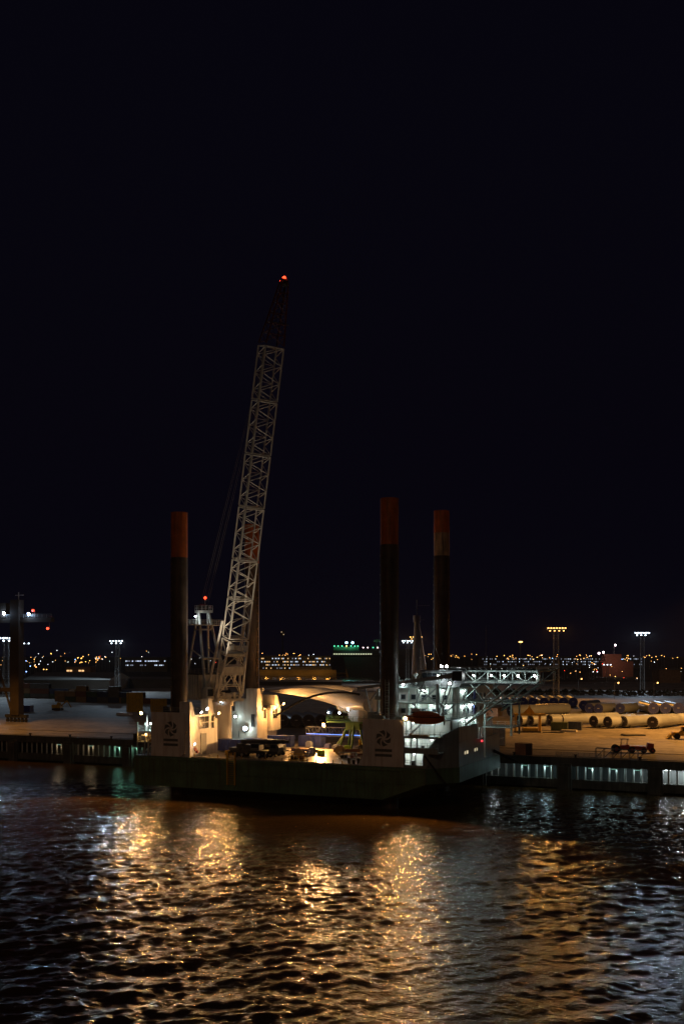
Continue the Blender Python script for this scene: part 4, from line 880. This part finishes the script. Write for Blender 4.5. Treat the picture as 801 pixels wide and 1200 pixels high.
# small containers and slabs
container('small dark green container at the end of tower row', M('dark green', (.08,.12,.05), .6), G(655, 856), RZ+R(8), 5.0, None, True)
container('small blue-grey container beside a white slab in the yard', M('blue grey', (.07,.09,.15), .6), G(673, 855.5), RZ+R(3), 4.2, None, True)
container('rust brown container standing at the quay edge', brown, G(613, 884, 7.02), RZ+R(-25), 3.2, None, True)
tag(MB().box(-2.4,2.4,-1.1,1.1,0,.5).box(-2.2,2.2,-.9,.9,.5,.6).build('concrete_slab', M('slab white', (.5,.48,.42), .8), None, G(666, 857.5), RZ), 'white slab lying before the small containers', 'slab')
tag(MB().box(-3,3,-1.2,1.2,0,.25).box(-2.6,2.6,-1.3,-1.2,.1,.2).build('timber_mat', dark, None, G(648, 858.5), RZ), 'dark timber mat before the small green container', 'mat')
GC = thing('draped_crate', 'tall grey tarpaulin-covered crate standing by the vessel bow', 'crate', G(583, 884.5-11), RZ+R(12))
rr = []
for z_, k_ in ((0,1.0),(.8,1.01),(2.0,.985),(3.6,.99),(4.3,.95),(4.45,.85)): rr.append([(1.9*k_*c+.05*math.sin(9*i+z_*3), 1.7*k_*s_2+.05*math.cos(7*i+z_*2), z_) for i, (c, s_2) in enumerate(((-1,-1),(-.5,-1.03),(0,-.98),(.5,-1.02),(1,-1),(1.02,-.3),(.98,.4),(1,1),(0,1),(-1,1),(-1.01,0)))])
MB().loft(rr, False).build('tarpaulin', M('tarp grey', (.26,.28,.31), .55, 0, .15, 1.2, None, 0, .4, 1.5), GC); MB().box(-2,2,-1.8,1.8,-.0,.14).build('skid', dark, GC)
# orange tractor with loading trailer
TR = thing('terminal_tractor', 'orange terminal tractor with low trailer near the quay edge', 'tractor', G(742, 882), RZ+R(18))
MB().box(-4.6,4.2,-.9,.9,.7,1.05).build('chassis', red, TR)
for x, r_ in ((-4.2,.95),(-.6,.75),(2.2,.6),(4.2,.6)):
    for y in (-.95,.95): wl = MB().cyl((x,y-.22,r_),(x,y+.22,r_),r_,n=20).build('wheel', rubber, TR); MB().cyl((x,y-.24,r_),(x,y+.24,r_),r_*.45,n=12).build('rim', red, TR if False else wl)
MB().prism([(-3.2,1.05),(-1.2,1.05),(-1.2,1.9),(-3.2,1.7)], 'y', -.8, .8).build('engine_cover', red, TR)
cbn = MB()
for x in (-3.0,-1.6):
    for y in (-.6,.6): cbn.bar((x,y,1.7),(x+.15,y,3.2),.1)
cbn.box(-3.2,-1.2,-.8,.8,3.2,3.3); cbn.build('cab_frame', dark, TR)
MB().box(-.9,2.6,-.9,.9,1.06,1.6).build('load_bed', red, TR); MB().prism([(2.9,1.06),(4.5,1.06),(4.5,2.2),(3.1,2.4)], 'y', -.8, .8).build('rear_hood', red, TR)
tag(MB().prism([(-3.2,0),(3.2,0),(3.2,.3),(-3.2,.3)], 'y', -1.4, 1.4).box(-3,-2.7,-1.2,1.2,.3,.45).build('steel_plate_stack', dark, None, G(741, 862), RZ+R(30)), 'flat dark steel plates lying behind the orange tractor', 'plates')
# yellow machine at the right edge
YM = thing('wheel_loader', 'yellow wheel loader parked at the end of tower rows', 'loader', G(800, 866), RZ+R(15))
MB().box(-3,2.2,-1.1,1.1,.9,1.9).build('body', yellow, YM); c_ = MB().box(-.6,1,-1,1,1.9,3.5).build('cab', yellow, YM); MB().box(-.4,.8,-1.04,-1.005,2.2,3.3).build('pane', glass, c_)
MB().prism([(-4.6,.2),(-3.3,.2),(-3.3,1.5),(-3.7,1.2),(-4.2,.5)], 'y', -1.4, 1.4).build('bucket', yellow, YM); MB().bar((-3.3,-.6,.9),(-.6,-.6,2.1),.25).bar((-3.3,.6,.9),(-.6,.6,2.1),.25).build('lift_arm', yellow, YM)
for x in (-1.8, 1.4):
    for y in (-1.2,1.2): MB().cyl((x,y-.28,.8),(x,y+.28,.8),.8,n=20).build('wheel', rubber, YM)
# stored walkway frames lying along the quay edge
RF2 = thing('stored_gangway', 'blue-grey trussed gangway lying along the quay edge', 'gangway', G(727, 889.5, 7.02), RZ+R(1))
t_ = MB()
for y in (-.7,.7):
    t_.bar((-5.5,y,.1),(5.5,y,.1),.12); t_.bar((-5.5,y,2.3),(5.5,y,2.0),.12)
    for i in range(6): x = -5.5+11*i/6; t_.bar((x,y,.1),(x,y,2.2),.1); t_.bar((x,y,.1),(x+11/6,y,2.1),.08)
t_.build('truss', M('truss blue', (.10,.12,.17), .5), RF2); MB().box(-5.5,5.5,-.65,.65,.16,.24).build('floor_grating', galv, RF2)
FN = thing('mesh_barrier', 'low grey mesh barrier along the quay edge by the gangway', 'barrier', G(677, 889, 7.02), RZ)
t_ = MB(); [t_.bar((x,0,0),(x,0,1.3),.1) for x in np.arange(-5,5.1,1.25)]; t_.bar((-5,0,1.3),(5,0,1.3),.1); t_.build('frame', galv, FN)
t_ = MB(); [t_.bar((-5,0,z),(5,0,z),.04) for z in np.arange(.15,1.3,.16)]; [t_.bar((x,0,.05),(x,0,1.3),.03) for x in np.arange(-5,5,.3)]; t_.build('mesh_infill', galv, FN)

# ---------------- light masts
def mast(label, px, Y, ztop, emat, col, power, width=1.3, kind='lattice', n_l=6, zg=7.0, lens=.42, group=None, down=False):
    g = GY(px, Y, zg); h = ztop-zg; o = thing('light_mast', label, 'light mast', g, R(random.uniform(-20,20)), group); w2 = width/2
    t_ = MB()
    if kind == 'lattice':
        n = max(6, int(h/2.6))
        for sx, sy in ((-1,-1),(1,-1),(1,1),(-1,1)): t_.bar((sx*w2*1.25,sy*w2*1.25,0),(sx*w2,sy*w2,h-1.5),.2)
        c4 = ((-1,-1),(1,-1),(1,1),(-1,1))
        for k in range(n):
            for i in range(4):
                a, b = c4[i], c4[(i+1)%4]; z0, z1 = (h-1.5)*k/n, (h-1.5)*(k+1)/n; f0 = 1.25-.25*k/n; f1 = 1.25-.25*(k+1)/n
                t_.bar((a[0]*w2*f0,a[1]*w2*f0,z0),(b[0]*w2*f1,b[1]*w2*f1,z1),.1); t_.bar((a[0]*w2*f1,a[1]*w2*f1,z1),(b[0]*w2*f1,b[1]*w2*f1,z1),.09)
    else: t_.cyl((0,0,0),(0,0,h-.5),.35,.2,12)
    t_.build('column', galv, o)
    hw = width*1.9 if kind == 'lattice' else 1.2
    c = MB(); c.box(-hw*1.05,hw*1.05,-hw*.5,hw*.5,h-.9,h-.7)
    for x in (-1,1):
        c.bar((x*w2,0,h-3.6),(x*hw,0,h-.9),.18)
    c.rail([(-hw,-hw*.5,h-.7),(hw,-hw*.5,h-.7),(hw,hw*.5,h-.7),(-hw,hw*.5,h-.7),(-hw,-hw*.5,h-.7)],1.0,1.5,.05,2); c = c.build('head_platform', galv, o)
    for i in range(n_l):
        x = -hw+2*hw*i/max(1,n_l-1); y = -hw*.5-.35
        f = MB().box(x-lens*.8,x+lens*.8,y,y+.3,h-.5,h+.35).build('floodlight', dark, o)
        le = MB(); le.sphere((x,y-.06,h-.1),lens,10,6,(1,.5,.7)); le.build('lens', emat, f)
        if n_l > 4 and i % 2 == 0 and kind == 'lattice':      # a second, lower row
            f = MB().box(x*.8-lens*.7,x*.8+lens*.7,y,y+.3,h-1.9,h-1.1).build('floodlight', dark, o)
            MB().sphere((x*.8,y-.06,h-1.5),lens*.85,10,6,(1,.5,.7)).build('lens', emat, f)
    if power:
        for x in (-hw-.8, hw+.8): light(o, (x,-hw*.5-1.2,h-1.3), power/2, col, .4, *((139, (x,-hw*.5-1.2,0)) if down else (150, (x*3,-hw*.5-31,h-19)))).data.spot_blend = .35
    return o
mast('tall lattice light mast with amber floodlights behind tower sections', 651, 540, 43.9, EAm, SOD, 52000, 2.3, lens=.5, n_l=7)
mast('lattice light mast with blue-white floodlights above the right yard', 752, 650, 43.6, EWm, (.62,.80,1), 70000, 2.1, lens=.55, n_l=6)
mast('slim lattice light mast with amber floodlights beyond the leg', 488, 760, 42.8, EAm, SOD, 60000, 2.2, lens=.5, n_l=5)
mast('slim light mast with blue-white floodlights beside the amber one', 477, 800, 40.5, EWm, (.7,.85,1), 50000, 2.0, lens=.5, n_l=5)
mast('distant pole mast with a dim amber crown beyond the bow', 609, 1000, 42, EAd, SOD, 0, 2.2, 'pole', 5, 5, .8)
mast('short pole lamp with pale blue light before the far storage tank', 711, 850, 21.5, EWd, (.7,.85,1), 0, 1.4, 'lattice', 3, 7, .5)
mast('lattice light mast with blue-white floodlights over the dark container yard', 138, 640, 38.4, EWm, (.6,.8,1), 75000, 2.0, lens=.55, n_l=5)
mast('bright lattice light mast just beside the harbour crane leg', 7.5, 560, 39.0, EWm, (.6,.8,1), 32000, 2.4, lens=.6, n_l=6)
mast('smaller lattice light mast peeking past the harbour crane leg', 28.5, 800, 38.5, EWm, (.6,.8,1), 0, 1.8, lens=.55, n_l=3)
mast('tall lattice light mast with amber floodlights at the open right quay', 868, 318, 56, EAm, (1,.43,.09), 330000, 2.4, lens=.5, n_l=6, down=True)
mast('unseen lattice light mast with amber floodlights added at left quay', -60, 320, 40, EAm, SOD, 44000, 2.2, lens=.5, n_l=6, down=True)  # stands out of view, added to warm the left quay
# street lamps along the yard road
def street_lamp(label, px, py, h, emat, flip=1):
    o = thing('street_lamp', label, 'street lamp', G(px, py), 0, 'curved street lamps along the yard road')
    t_ = MB(); t_.cyl((0,0,0),(0,0,h-1),.13,.09,8); pts = [Vector((flip*1.3*(1-math.cos(a)),0,h-1+1.0*math.sin(a))) for a in np.linspace(0,1.57,6)]
    for a, b in zip(pts[:-1], pts[1:]): t_.cyl(a,b,.09,n=8)
    t_.build('pole', galv, o); hd_ = MB().box(flip*1.3-.1,flip*1.3+1.0,-.2,.2,h-.08,h+.12).build('head', dark, o) if flip>0 else MB().box(-2.3,-1.2,-.2,.2,h-.08,h+.12).build('head', dark, o)
    MB().sphere((flip*1.9,-.1,h-.16),.38,8,5).build('lens', emat, hd_)
for px, py in ((719.5, 819), (765.5, 819), (633.5, 814), (677, 812)): street_lamp('curved street lamp with amber head on the yard road', px, py, 8.5, EAd)

# ---------------- left side: harbour crane, container stacks, sheds
HCr = thing('harbour_crane', 'dark gantry harbour crane standing on rails at quay edge', 'harbour crane', G(20, 846), RZ)
hm = M('crane dark', (.042,.033,.026), .6, 0, .3, .4)
for x in (0, -20):
    for y in (0,): MB().box(x-1.9,x+1.9,y-1.3,y+1.3,2.4,42).build('portal_leg', hm, HCr)
    bo = MB(); bo.box(x-4.6,x+4.6,-.7,.7,1.5,2.6)
    for k in range(6): bo.cyl((x-4+1.6*k,-.35,.55),(x-4+1.6*k,.35,.55),.55,n=14); bo.box(x-4.2+1.6*k,x-3.8+1.6*k,-.5,.5,.5,1.6)
    bo.build('bogie', dark, HCr)
MB().box(-22,15.5,-.8,.8,34.2,35.8).build('sill_beam', hm, HCr); MB().box(-22,2,-.9,.9,10.4,11.8).build('sill_beam', hm, HCr)
for x in (-2, -18): stick('brace', (x,0,2.6), (x-8 if x>-10 else x+8,0,24), .4, hm, HCr)
MB().box(-1.6,1.6,-45,30,36.0,38.0).build('trolley_girder', hm, HCr) if False else None
MB().box(-12,-4,-1,6,36,41).build('machinery_house', hm, HCr)
rl_ = MB().rail([(-22,-.8,35.8),(15.5,-.8,35.8)],1.1,2,.05); rl_.build('beam_railing', galv, HCr)
mt_ = MB(); mt_.bar((.8,0,42),(.8,0,44.6),.2); mt_.bar((-.6,0,43.6),(3,0,43.6),.2); mt_.build('top_mast', white, HCr)
for x, z in ((-4.6,37.4),(6.2,37.0)): lamp(HCr, (x,-1.2,z), (0,-1,-.2), E('crane blue-white', (.45,.65,1), 30), 500, (.5,.7,1), .6)
for x, y_, z in ((7.8,0,38.2),(14.0,0,32.0)): MB().sphere((x,-.9,z),.45).build('red_beacon', ERd, HCr)
mt_ = MB(); mt_.bar((14.0,0,33.9),(14.0,0,31.8),.12); mt_.bar((7.8,0,35.9),(7.8,0,38.2),.12); mt_.build('beacon_bracket', galv, HCr)

cm = [M('stack rust', (.16,.06,.04), .6, 0, .2, .8, RUST, .4), M('stack grey', (.10,.10,.10), .6), M('stack green', (.05,.09,.06), .6), M('stack blue', (.03,.05,.12), .6), M('stack tan', (.26,.17,.08), .6)]
cn = ['rust red','grey','dark green','dark blue','tan']
def stack(px0, n, py, hi, step, L=6.06, seed=0):
    rr_ = random.Random(seed); base = G(px0, py)
    for i in range(n):
        for k in range(rr_.randint(max(1,hi-1), hi)):
            c = rr_.randrange(5); lv = ['bottom','second','third','fourth'][k]
            container(f'{cn[c]} container at {lv} level of the dark stacks', cm[c], base + Vector((i*step*ux, i*step*uy, 2.6*k)), RZ, L, 'stacked containers in the dark left yard', False)
stack(72, 7, 822, 3, 6.4, 6.06, 3); stack(26, 6, 818, 3, 12.6, 12.19, 5)
stack(150, 5, 824, 2, 6.3, 6.06, 8); 
for k in range(3): container('yellow container stacked behind the stern gallery, end of its row', yellow, G(158, 834)+Vector((0,0,2.6*k)), RZ+R(62), 6.06, 'yellow containers behind the stern', True)
for k in range(2): container('yellow container stacked behind the stern leg', yellow, G(186, 834)+Vector((0,0,2.6*k)), RZ+R(62), 6.06, 'yellow containers behind the leg', True)
tag(MB().prism([(-3,0),(3,0),(3,.5),(2.4,.9),(-2.4,.9),(-3,.5)], 'y', -1.3, 1.3).box(-.2,.2,-1.32,1.32,.3,.6).build('covered_boat', pw, None, G(146, 838), RZ), 'white covered hull lying flat on the yard near yellow containers', 'covered hull')
container('small blue container beside the harbour crane foot', blue, G(30.5, 834), RZ, 6.06, None, True)
ld = thing('excavator', 'yellow-orange excavator parked before the dark container stacks', 'excavator', G(68, 832), RZ+R(10))
MB().box(-2,2,-1.4,-.8,0,.8).box(-2,2,.8,1.4,0,.8).build('track', dark, ld); MB().box(-2.2,1.6,-1.2,1.2,.9,2.2).build('body', yellow, ld); MB().box(.2,1.5,-1.1,0,2.2,3.2).build('cab', yellow, ld); MB().bar((1.6,.3,1.8),(4,.3,3.9),.4).bar((4,.3,3.9),(6,.3,1.2),.35).build('arm', yellow, ld)

def building(label, px0, px1, Y, z1, mat, roofm=None, zg=7.0, depth=30, ridge=0, wins=None, wmat=None, name='warehouse', cat='warehouse'):
    a, b = GY(px0, Y, zg), GY(px1, Y, zg); L = (b-a).length; o = thing(name, label, cat, (a+b)/2, 0)
    h_ = z1-zg; MB().box(-L/2,L/2,0,depth,0,h_).build('wall', mat, o)
    r_ = MB(); r_.prism([(-.6,h_),(depth+.6,h_),(depth+.6,h_+.4),(depth/2,h_+.4+ridge),(-.6,h_+.4)], 'x', -L/2-.6, L/2+.6); rf = r_.build('roof', roofm or mat, o)
    if wins:
        nx, nz, ww, hh, z0, dz = wins
        fl = MB(); 
        for j in range(nz): fl.box(-L/2,L/2,-.25,-.003,z0+dz*j-.5,z0+dz*j-.25)
        fl.build('floor_band', mat, o)
        for j in range(nz):
            for i in range(nx):
                if random.random() < .36: continue
                x = -L/2 + L*(i+.5)/nx; m_ = random.choice(wmat)
                k = ('win', ww, hh, m_.name)
                if k not in UNIT: UNIT[k] = MB().box(-ww/2,ww/2,-.12,-.004,0,hh).mesh('window', m_)
                link('window', UNIT[k], o, (x, 0, z0+dz*j))
    return o
shed = M('shed cladding', (.10,.095,.085), .7, 0, .25, .05); roofm = M('shed roof', (.16,.155,.14), .6, 0, .25, .05)
building('long low dark warehouse with pale roof behind the container stacks', 28, 128, 640, 14, shed, roofm, 7, 60, 4)
building('dark warehouse with pale roof edge near the stern leg', 104, 200, 700, 13, shed, roofm, 7, 40, 1)
building('low flat shed with a lit end beside harbour crane', -30, 24, 600, 11, shed, roofm, 7, 40, 1)
building('brown flat building behind the yard at right', 772, 797, 830, 17.5, M('brick brown', (.30,.18,.11), .8), roofm, 7, 20, 0)
building('dark low shed along the basin behind the far jack house', 300, 400, 760, 9.5, shed, roofm, 7, 14, 1)
# storage tank far right
tk = thing('storage_tank', 'tall reddish storage silo with lights on its roof', 'silo', GY(721, 1150, 5), 0)
MB().box(-17,17,-8,8,0,17).build('lower_block', M('silo red', (.40,.16,.12), .7), tk); MB().box(-14,4,-8.1,8,17,25).build('upper_block', M('silo red', (.40,.16,.12), .7), tk); MB().cyl((-2,0,25),(-2,0,35),.3).build('pole', galv, tk)
for x, z in ((-16,27),(-3,35),(-21,26)): MB().sphere((x,-8.6,z),1.1).build('lens', E('silo pink', (1,.75,.8), 12), tk)
light(tk, (-6,-26,16), 1600, (1,.6,.4), 1)
# low earth bank / fence along the back of the yard
fe = thing('yard_fence', 'long dark chain-link fence closing the back of the yard', 'fence', GY(560, 560, 7), R(-4))
t_ = MB(); [t_.bar((x,0,0),(x,0,2.4),.1) for x in np.arange(0,260,3)]; t_.bar((0,0,2.4),(260,0,2.4),.1); t_.bar((0,0,1.2),(260,0,1.2),.06); t_.build('posts_and_rails', galv, fe)
t_ = MB(); [t_.bar((0,0,z),(260,0,z),.04) for z in np.arange(.2,2.3,.25)]; t_.build('wire', galv, fe)
# dark hedge line: shrubs behind the fence
shr = M('shrub leaves', (.035,.05,.02), .8, 0, .5, 2)
def leafy(n, rx, ry, rz_, seed):
    r2 = np.random.default_rng(seed); mb = MB()
    for i in range(n):
        u = r2.normal(size=3); u /= np.linalg.norm(u); rad = r2.uniform(.45,1)**.5*(.75+.35*math.sin(3*u[0]+seed)+.2*math.cos(5*u[1]))
        c = Vector((u[0]*rx*rad, u[1]*ry*rad, max(.1, rz_*(.8+u[2]*rad)))); a = Vector(r2.normal(size=3)).normalized()*.55; b = Vector(r2.normal(size=3)).normalized()*.4
        mb.add([c-a, c+b, c+a, c-b], [(0,1,2,3)])
    return mb
shm = [leafy(420, 4.5, 2.5, 1.7, k).mesh('crown', shr) for k in range(3)]; stm = MB().cyl((0,0,0),(.2,0,1.6),.15,.06,6).mesh('stem', M('bark', (.06,.045,.03), .9))
for i in range(26):
    o = thing('shrub', 'dark leafy shrub in the hedge behind the yard fence', 'shrub', GY(562+i*10, 600+random.uniform(-6,6)-i*1.2, 7), random.uniform(0,6), 'shrubs behind the yard fence'); link('crown', shm[i%3], o); link('stem', stm, o)

# ================================================================ FAR SHORE
# car carrier in the basin
CC = thing('car_carrier', 'dark boxy ship with green deck lights moored across the basin', 'ship', GY(388, 1360, 0), 0)
dm = M('carrier hull', (.055,.045,.05), .6, 0, .2, .02)
h = MB(); h.loft([[(x,y,z) for x,y in ((16+max(0,(20-z))*.35,4),(120,-4),(122,22),(20,24))] for z in (0,12,26)] + [[(x,y,z) for x,y in ((2,3),(120,-4),(122,22),(4,24))] for z in (28,35)], False)
h.build('hull', dm, CC)
MB().box(3,36,3.2,22,35,39.5).build('bridge', M('carrier green', (.12,.4,.22), .6), CC); MB().box(40,118,2,20,35,36.5).build('upper_deck', dm, CC)
for i in range(16): MB().box(3+3.2*i,5+3.2*i,2.4-i*.25,2.9-i*.25,29.4,30.6).build('window', E('carrier window', (.9,.95,.6), .9), CC)
for i, x in enumerate((4,9,14,20,26,31,35,42,48,55,61,66,72,80)): MB().sphere((x,1.5,40.5 if x<38 else 38.5),.8).build('deck_lamp', (EG, EG, EG, EAd)[i%4] if x<38 else (E('pink lamp', (1,.7,.75), 5), EG)[i%3==0], CC)
for x in (20, 28): MB().sphere((x,1.5,45),1.5).build('deck_lamp', E('carrier teal lamp', (.3,.8,1), 14), CC)
light(CC, (18,12,47), 2500, (.1,1,.5), 1.0); light(CC, (24,-14,40), 1500, (.1,1,.6), 1.0)
mt_ = MB(); mt_.cyl((60,8,36),(60,8,50),.5); mt_.box(56,64,7,9,46,49); mt_.build('funnel_mast', M('carrier green', (.12,.4,.22), .6), CC)
# lit car terminal, sheds
lw = [E('window blue white', (.65,.8,1), 1.3), E('window amber', (1,.6,.25), 1.2), E('window dim', (.6,.7,.9), .4), glass]
building('long multi-storey building with rows of lit windows across the basin', 304, 387, 1480, 27, shed, roofm, 4, 30, 0, (46, 4, 1.3, 1.5, 5, 4.6), lw, 'terminal_building', 'building')
building('low lit waterfront shed beside the moored dark ship', 340, 388, 1440, 11, shed, roofm, 4, 16, 1, (16, 1, 2.4, 2.0, 2, 4), lw, 'waterfront_shed', 'shed')
building('white lit terminal hall beyond the warehouses with light band', 147, 196, 1500, 24, shed, roofm, 4, 30, 0, (26, 2, 1.6, 1.4, 9, 6), [lw[0], lw[2]], 'terminal_hall', 'building')
building('long white-lit hall far beyond the right yard', 560, 752, 1900, 25, shed, roofm, 4, 30, 0, (90, 3, 1.4, 1.5, 6, 5), [lw[0], lw[2], lw[2], glass], 'terminal_hall', 'building')
building('amber-lit low hall beyond the left warehouses', 78, 106, 1300, 14, M('amber wall', (.45,.25,.1), .8), roofm, 4, 30, 0, (8, 1, 3, 2, 4, 4), [lw[1]], 'waterfront_shed', 'shed')
# pontoon / bank in the basin
bank = M('bank', (.09,.075,.04), .9, 0, .4, .05)
for lb, a, b_ in (('overgrown amber-lit bank at the waterline across the basin', 302, 394),):
    o = thing('mooring_bank', lb, 'bank', GY((a+b_)/2, 1405, -.5), 0); L = (b_-a)*1405/FPX
    MB().prism([(-6,0),(6,0),(6,7),(2,9),(-3,5)], 'x', -L/2, L/2).build('slope', bank, o)
    MB().box(-L/2,L/2,-6.4,-6.003,0,1.2).build('edge', quaydark, o)
for px in (312, 330, 350, 368, 384): light(None, GY(px, 1392, 15), 3500, SOD, 1)
# radio tower
rt = thing('radio_tower', 'slender dark radio tower with small lit platform far behind', 'tower', GY(331, 1700, 4), 0)
MB().cyl((0,0,0),(0,0,58),1.3,.8,10).build('shaft', shed, rt); MB().cyl((0,0,56),(0,0,64),3.6,3.6,14).build('platform', shed, rt); MB().sphere((-1.5,-3.8,62),.7).sphere((2,-3.8,58),.7).build('lamps', E('tower dim', (1,.7,.4), .8), rt)
# distant lamps: each its own post with a lit head
far_lamp = {}
def fl(px, Y, zlamp, em, r_=.8):
    k = (em.name, round(r_,1))
    if k not in far_lamp:
        far_lamp[k] = (MB().sphere((0,-.1,0), r_, 8, 5, (1,.6,.6)).mesh('lamp_head', em), MB().cyl((0,.3,-1),(0,.3,0),.14,n=6).mesh('post', galv))
    zg = 4.0 if Y > 1420 else 5.0
    if Y < 868: zg = 7.0
    cname = {EAd.name:'amber', EWd.name:'white', ERd.name:'red', EBd.name:'blue'}[em.name]
    o = thing('harbour_lamp', f'tiny distant {cname} harbour lamp on a post', 'lamp', GY(px, Y, zg), 0, f'distant {cname} harbour lamps')
    h_ = zlamp-zg; link('lamp_head', far_lamp[k][0], o, (0,0,h_)); p_ = link('post', far_lamp[k][1], o, (0,0,h_)); p_.scale = (1,1,h_)
rl2 = random.Random(11)
def field(n, x0, x1, ya, yb, wts, rs=(.6,1.2), Yr=None):
    cs = [rl2.uniform(x0, x1) for _ in range(max(2, n//8))]
    for _ in range(n):
        px = min(x1, max(x0, rl2.gauss(rl2.choice(cs), 5))) if rl2.random() < .6 else rl2.uniform(x0, x1); py = rl2.uniform(ya, yb); Y = rl2.uniform(*(Yr or (1450, 2300)))
        z = CAM_H - (py-YH)*Y/FPX
        fl(px, Y, max(z, 8), rl2.choices((EAd, EWd, ERd, EBd), (wts[0]*1.6, *wts[1:]))[0], round(rl2.uniform(*rs)*Y/1700*.60, 1))
field(60, 0, 200, 769, 777, (7,3,.2,.3)); field(10, 30, 190, 762, 769, (6,2,0,.6)); field(10, 0, 60, 770, 785, (2,4,.2,2))
field(34, 304, 388, 765, 775, (8,1,0,0)); field(10, 222, 262, 770, 778, (3,4,.3,.5))
field(84, 480, 700, 766.5, 773, (9,1,.3,.6)); field(44, 690, 801, 768, 777, (7,3,.4,.6)); 
field(30, 690, 801, 775, 792, (6,4,.8,1), (.7,1.3), (1000,1400)); field(16, 560, 700, 775, 792, (7,3,.5,.6), (.6,1.1), (1000,1400)); field(8, 0, 70, 772, 790, (2,4,.2,2), (.8,1.5), (1000,1400))
field(6, 700, 801, 793, 803, (4,2,.4,.4), (.7,1.1), (890,1100))

# night air over the harbour: thin even haze that shows the beams under the light masts
hz = MB().box(-9300, 9300, -700, 9300, -6, 116).build('haze', [])
hz['kind'] = 'stuff'
hm_ = bpy.data.materials.new('night haze'); hm_.use_nodes = True; t = hm_.node_tree; t.nodes.clear()
pv_ = t.nodes.new('ShaderNodeVolumePrincipled'); pv_.inputs['Density'].default_value = HAZE; pv_.inputs['Color'].default_value = (.9,.9,.92,1); pv_.inputs['Anisotropy'].default_value = 0.3
ou = t.nodes.new('ShaderNodeOutputMaterial'); t.links.new(pv_.outputs[0], ou.inputs['Volume']); hz.data.materials.append(hm_)
